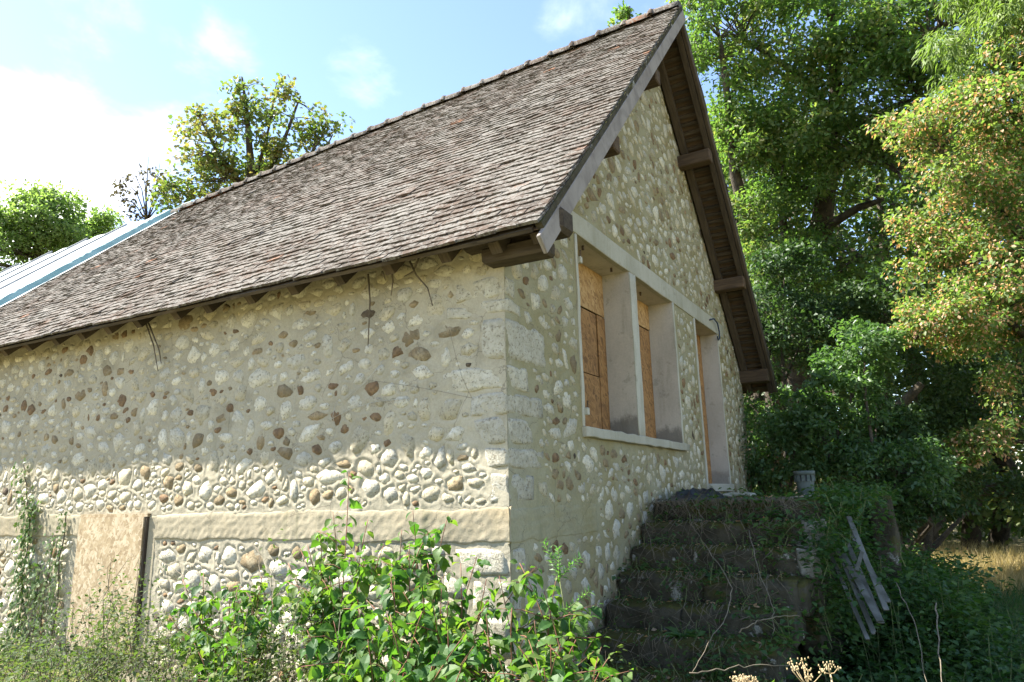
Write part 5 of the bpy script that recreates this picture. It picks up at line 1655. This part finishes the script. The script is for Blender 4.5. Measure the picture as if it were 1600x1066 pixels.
def weeds():
    labs = ['leafy weed growing on the second step below the landing', 'weed with drooping leaves on the third step of the stair', 'flat rosette of strap leaves in the middle of the stair', 'small weed at the wall end of the upper steps', 'low weed on the lowest visible step', 'weed growing at the open end of the stair near its foot']
    spec = [(1.15, 2.52, 1.2, .26, 46, .10), (1.22, 2.2, 1.02, .24, 34, .09), (.72, 1.22, .45, .14, 26, .15), (.3, 2.2, 1.0, .18, 22, .06), (1.0, .9, .25, .16, 40, .08), (1.45, 1.25, .45, .25, 40, .09)]
    me = [raw_mesh('leaf', T_OVAL[0] * np.array([1, w_, 1.4]), [tuple(q) for q in T_OVAL[1]], L_NETTLE) for w_ in (.4, .3)]
    for k, (x, y, z, h, n, ll) in enumerate(spec):
        t = empty('stair_weed', labs[k], 'weed', (x, y, z), 'weeds growing on the stair')
        m = MB()
        for i in range(max(3, n // 8)):
            tip = np.array([x, y, z]) + [rng.normal() * h * .5, rng.normal() * h * .4, h * rng.uniform(.6, 1.1)]
            m.tube([(x, y, z - .02), (np.array([x, y, z]) + tip) / 2 + [0, 0, .02], tip], [.003, .0025, .0015], 4)
        m.build('stem', M_GREENSTEM, t, True)
        for i in range(n):
            s = rng.random()
            p = np.array([rng.normal() * h * .35 * (s + .3), rng.normal() * h * .3 * (s + .3), h * s * rng.uniform(.7, 1.0)]) if k != 2 else np.zeros(3)
            a = rng.uniform(0, 6.28)
            d = unit(np.array([math.cos(a), math.sin(a), rng.uniform(-.2, .6)])); nn = np.array([rng.normal() * .3, rng.normal() * .3, 1.0]); nn = unit(nn - d * (nn @ d))
            ln = ll * rng.uniform(.6, 1.2)
            M = np.eye(4); M[:3, 0] = d * ln; M[:3, 1] = np.cross(nn, d) * ln; M[:3, 2] = nn * ln; M[:3, 3] = p
            o = bpy.data.objects.new('leaf', me[1 if k == 2 else 0]); o.matrix_basis = Matrix(M.tolist()); put(o, t)
    canes = [('long bare cane bending down over the middle steps', [(1100, 850, 5.4), (1140, 910, 5.0), (1135, 960, 4.8), (1110, 1000, 4.6), (1082, 1050, 4.4)], .005),
             ('pale bare cane arching right from the middle steps', [(1155, 990, 4.7), (1175, 975, 4.7), (1205, 966, 4.8), (1250, 963, 4.9)], .006),
             ('thin cane lying along the foot of the stair', [(1080, 1052, 4.3), (1130, 1045, 4.4), (1180, 1040, 4.5), (1240, 1040, 4.6)], .005),
             ('dry stalk hanging from the landing edge near the plastic sheet', [(1067, 780, 6.6), (1075, 800, 6.3), (1082, 820, 6.2), (1100, 850, 6.0)], .004),
             ('thin cane crossing from the landing to the third step', [(1080, 780, 6.5), (1095, 805, 6.3), (1105, 815, 6.2)], .004),
             ('bramble cane curving down at the right end of the steps', [(1170, 830, 5.9), (1185, 890, 5.4), (1205, 940, 5.0), (1208, 990, 4.8)], .005),
             ('bare cane rising from the upper steps against the wall', [(1002, 795, 6.2), (1015, 840, 5.9), (1025, 880, 5.6)], .004),
             ('straight dry stalk standing in the undergrowth at right', [(1462, 945, 5.0), (1466, 1000, 4.6), (1472, 1070, 4.2)], .006),
             ('leaning dry stalk between the white slats and the straight stalk', [(1400, 910, 5.4), (1430, 980, 4.9), (1448, 1066, 4.4)], .004)]
    for lab, pts, r in canes:
        P = smooth_path([at(*q) for q in pts])
        o = MB().tube(P, list(np.linspace(r * .75, r * .4, len(P))), 5).build('dry_cane', M_CANE, None, True)
        tag(o, lab, 'cane', 'dry canes over the stair')
    # dead umbels
    for lab, c, n, rr, foot in (('dead umbel on a bent straw stalk at the foot of the stair', at(1258, 1040, 2.9), 9, .075, at(1285, 1130, 2.9)), ('dense pale seed head at the bottom edge below the stair', at(1163, 1064, 2.9), 24, .05, at(1160, 1180, 2.9)), ('small dead stalk beside the bent umbel', at(1296, 1040, 2.9), 4, .03, at(1306, 1130, 2.9))):
        foot = np.array(foot); ft = np.array([foot[0], foot[1], -.1])
        t = empty('dead_umbel', lab, 'seed head', ft, 'dead seed heads')
        MB().tube([ft, foot, (foot + c) / 2 + [.006, 0, 0], c - [0, 0, rr * .9]], [.005, .004, .004, .003], 6).build('stalk', M_STRAW, t, True)
        m, h = MB(), MB()
        o0 = c - [0, 0, rr * .9]
        for i in range(n):
            a = rng.uniform(0, 6.28); q = math.sqrt(rng.random()) * rr
            tip = c + np.array([math.cos(a) * q, math.sin(a) * q, rng.uniform(-.01, .015) - q * .25])
            m.tube([o0, (o0 + tip) / 2 + [0, 0, -.006], tip], [.0018, .0015, .0012], 4)
            for _ in range(7):
                e = tip + rng.normal(size=3) * [.009, .009, .005]
                h.tube([e, e + [0, 0, .006]], [.0028, .0018], 5)
        m.build('ray', M_STRAW, t, True)
        tag(h.build('seeds', M_STRAW, t, True), kind='stuff')
    # dead creeper roots hanging under the eave and pale tendrils on the wall
    eave = [('pair of dark dead stems hanging from the eave at left', [[(228, 505), (240, 540), (247, 580)], [(232, 505), (248, 545), (252, 568)]]),
            ('forked dead stem hanging from the eave by the corbel beam', [[(640, 408), (650, 430), (668, 450), (676, 478)], [(654, 404), (645, 425), (632, 432)]]),
            ('short dark dead stems under the middle of the eave', [[(612, 420), (614, 440), (611, 462)], [(597, 424), (602, 437)], [(575, 428), (578, 470), (575, 540)]])]
    for lab, ls in eave:
        m = MB()
        for l in ls:
            m.tube([pl(q[0], q[1], -.06 - .05 * (i == 0)) for i, q in enumerate(l)], list(np.linspace(.009, .004, len(l))), 5)
        tag(m.build('dead_creeper', M_TWIG, None, True), lab, 'creeper', 'dead creeper stems under the eave')
    tend = [('white dried tendril curling across the wall stones', [(512, 658), (545, 640), (585, 628), (640, 622)]), ('white dried tendril slanting up the wall', [(540, 625), (570, 598), (600, 562)]), ('thin dark wire running down to the quoin stones', [(702, 515), (713, 560), (722, 590), (737, 622)]), ('thin dark wire crossing from the stones to the quoins', [(575, 594), (640, 603), (690, 612), (737, 622)]), ('short white tendril hooked on the wall below the others', [(522, 660), (520, 650), (524, 632)])]
    for lab, l in tend:
        o = MB().tube([pl(q[0], q[1], -.022) for q in l], 0.0020 if 'white' in lab else .0011, 4).build('tendril', M_TENDRIL if 'white' in lab else M_TWIG, None, True)
        tag(o, lab, 'tendril', 'tendrils and wires on the wall')
weeds()

def roots():
    m = MB()
    for k in range(420):
        z, y = STEPS[rng.integers(0, 7)] if k > 150 else STEPS[0]
        x = rng.uniform(.05, 1.36); ln = rng.uniform(.06, .26)
        a = np.array([x, y - .02, z + .012])
        p = [a + [0, .05, .01], a + [rng.normal() * .01, -.03, -.01], a + [rng.normal() * .05, -.045 + rng.normal() * .015, -ln * .5], a + [rng.normal() * .09, -.04 + rng.normal() * .025, -ln]]
        m.tube(p, [.003, .003, .0022, .001], 3, False)
    tag(m.build('hanging_grass', M_CANE, None), kind='stuff')
roots()

def fallen():
    n = 260
    P = []
    for _ in range(n):
        z, y = STEPS[rng.integers(1, 7)]
        P.append([rng.uniform(.08, 1.36), y + rng.uniform(.02, .28), z + .012])
    for _ in range(60):
        P.append([rng.uniform(.1, 1.5), rng.uniform(2.8, 5.5), 1.415])
    P = np.array(P); k = len(P)
    D = np.stack([rng.normal(size=k), rng.normal(size=k), rng.normal(size=k) * .15], 1); N = np.stack([rng.normal(size=k) * .4, rng.normal(size=k) * .4, np.ones(k)], 1)
    L = rng.uniform(.02, .05, k)
    o = leaf_obj('fallen_leaves', [(P, D, N, L, L * .6, T_SMALL)], [L_SEED])
    tag(o, kind='stuff')
fallen()
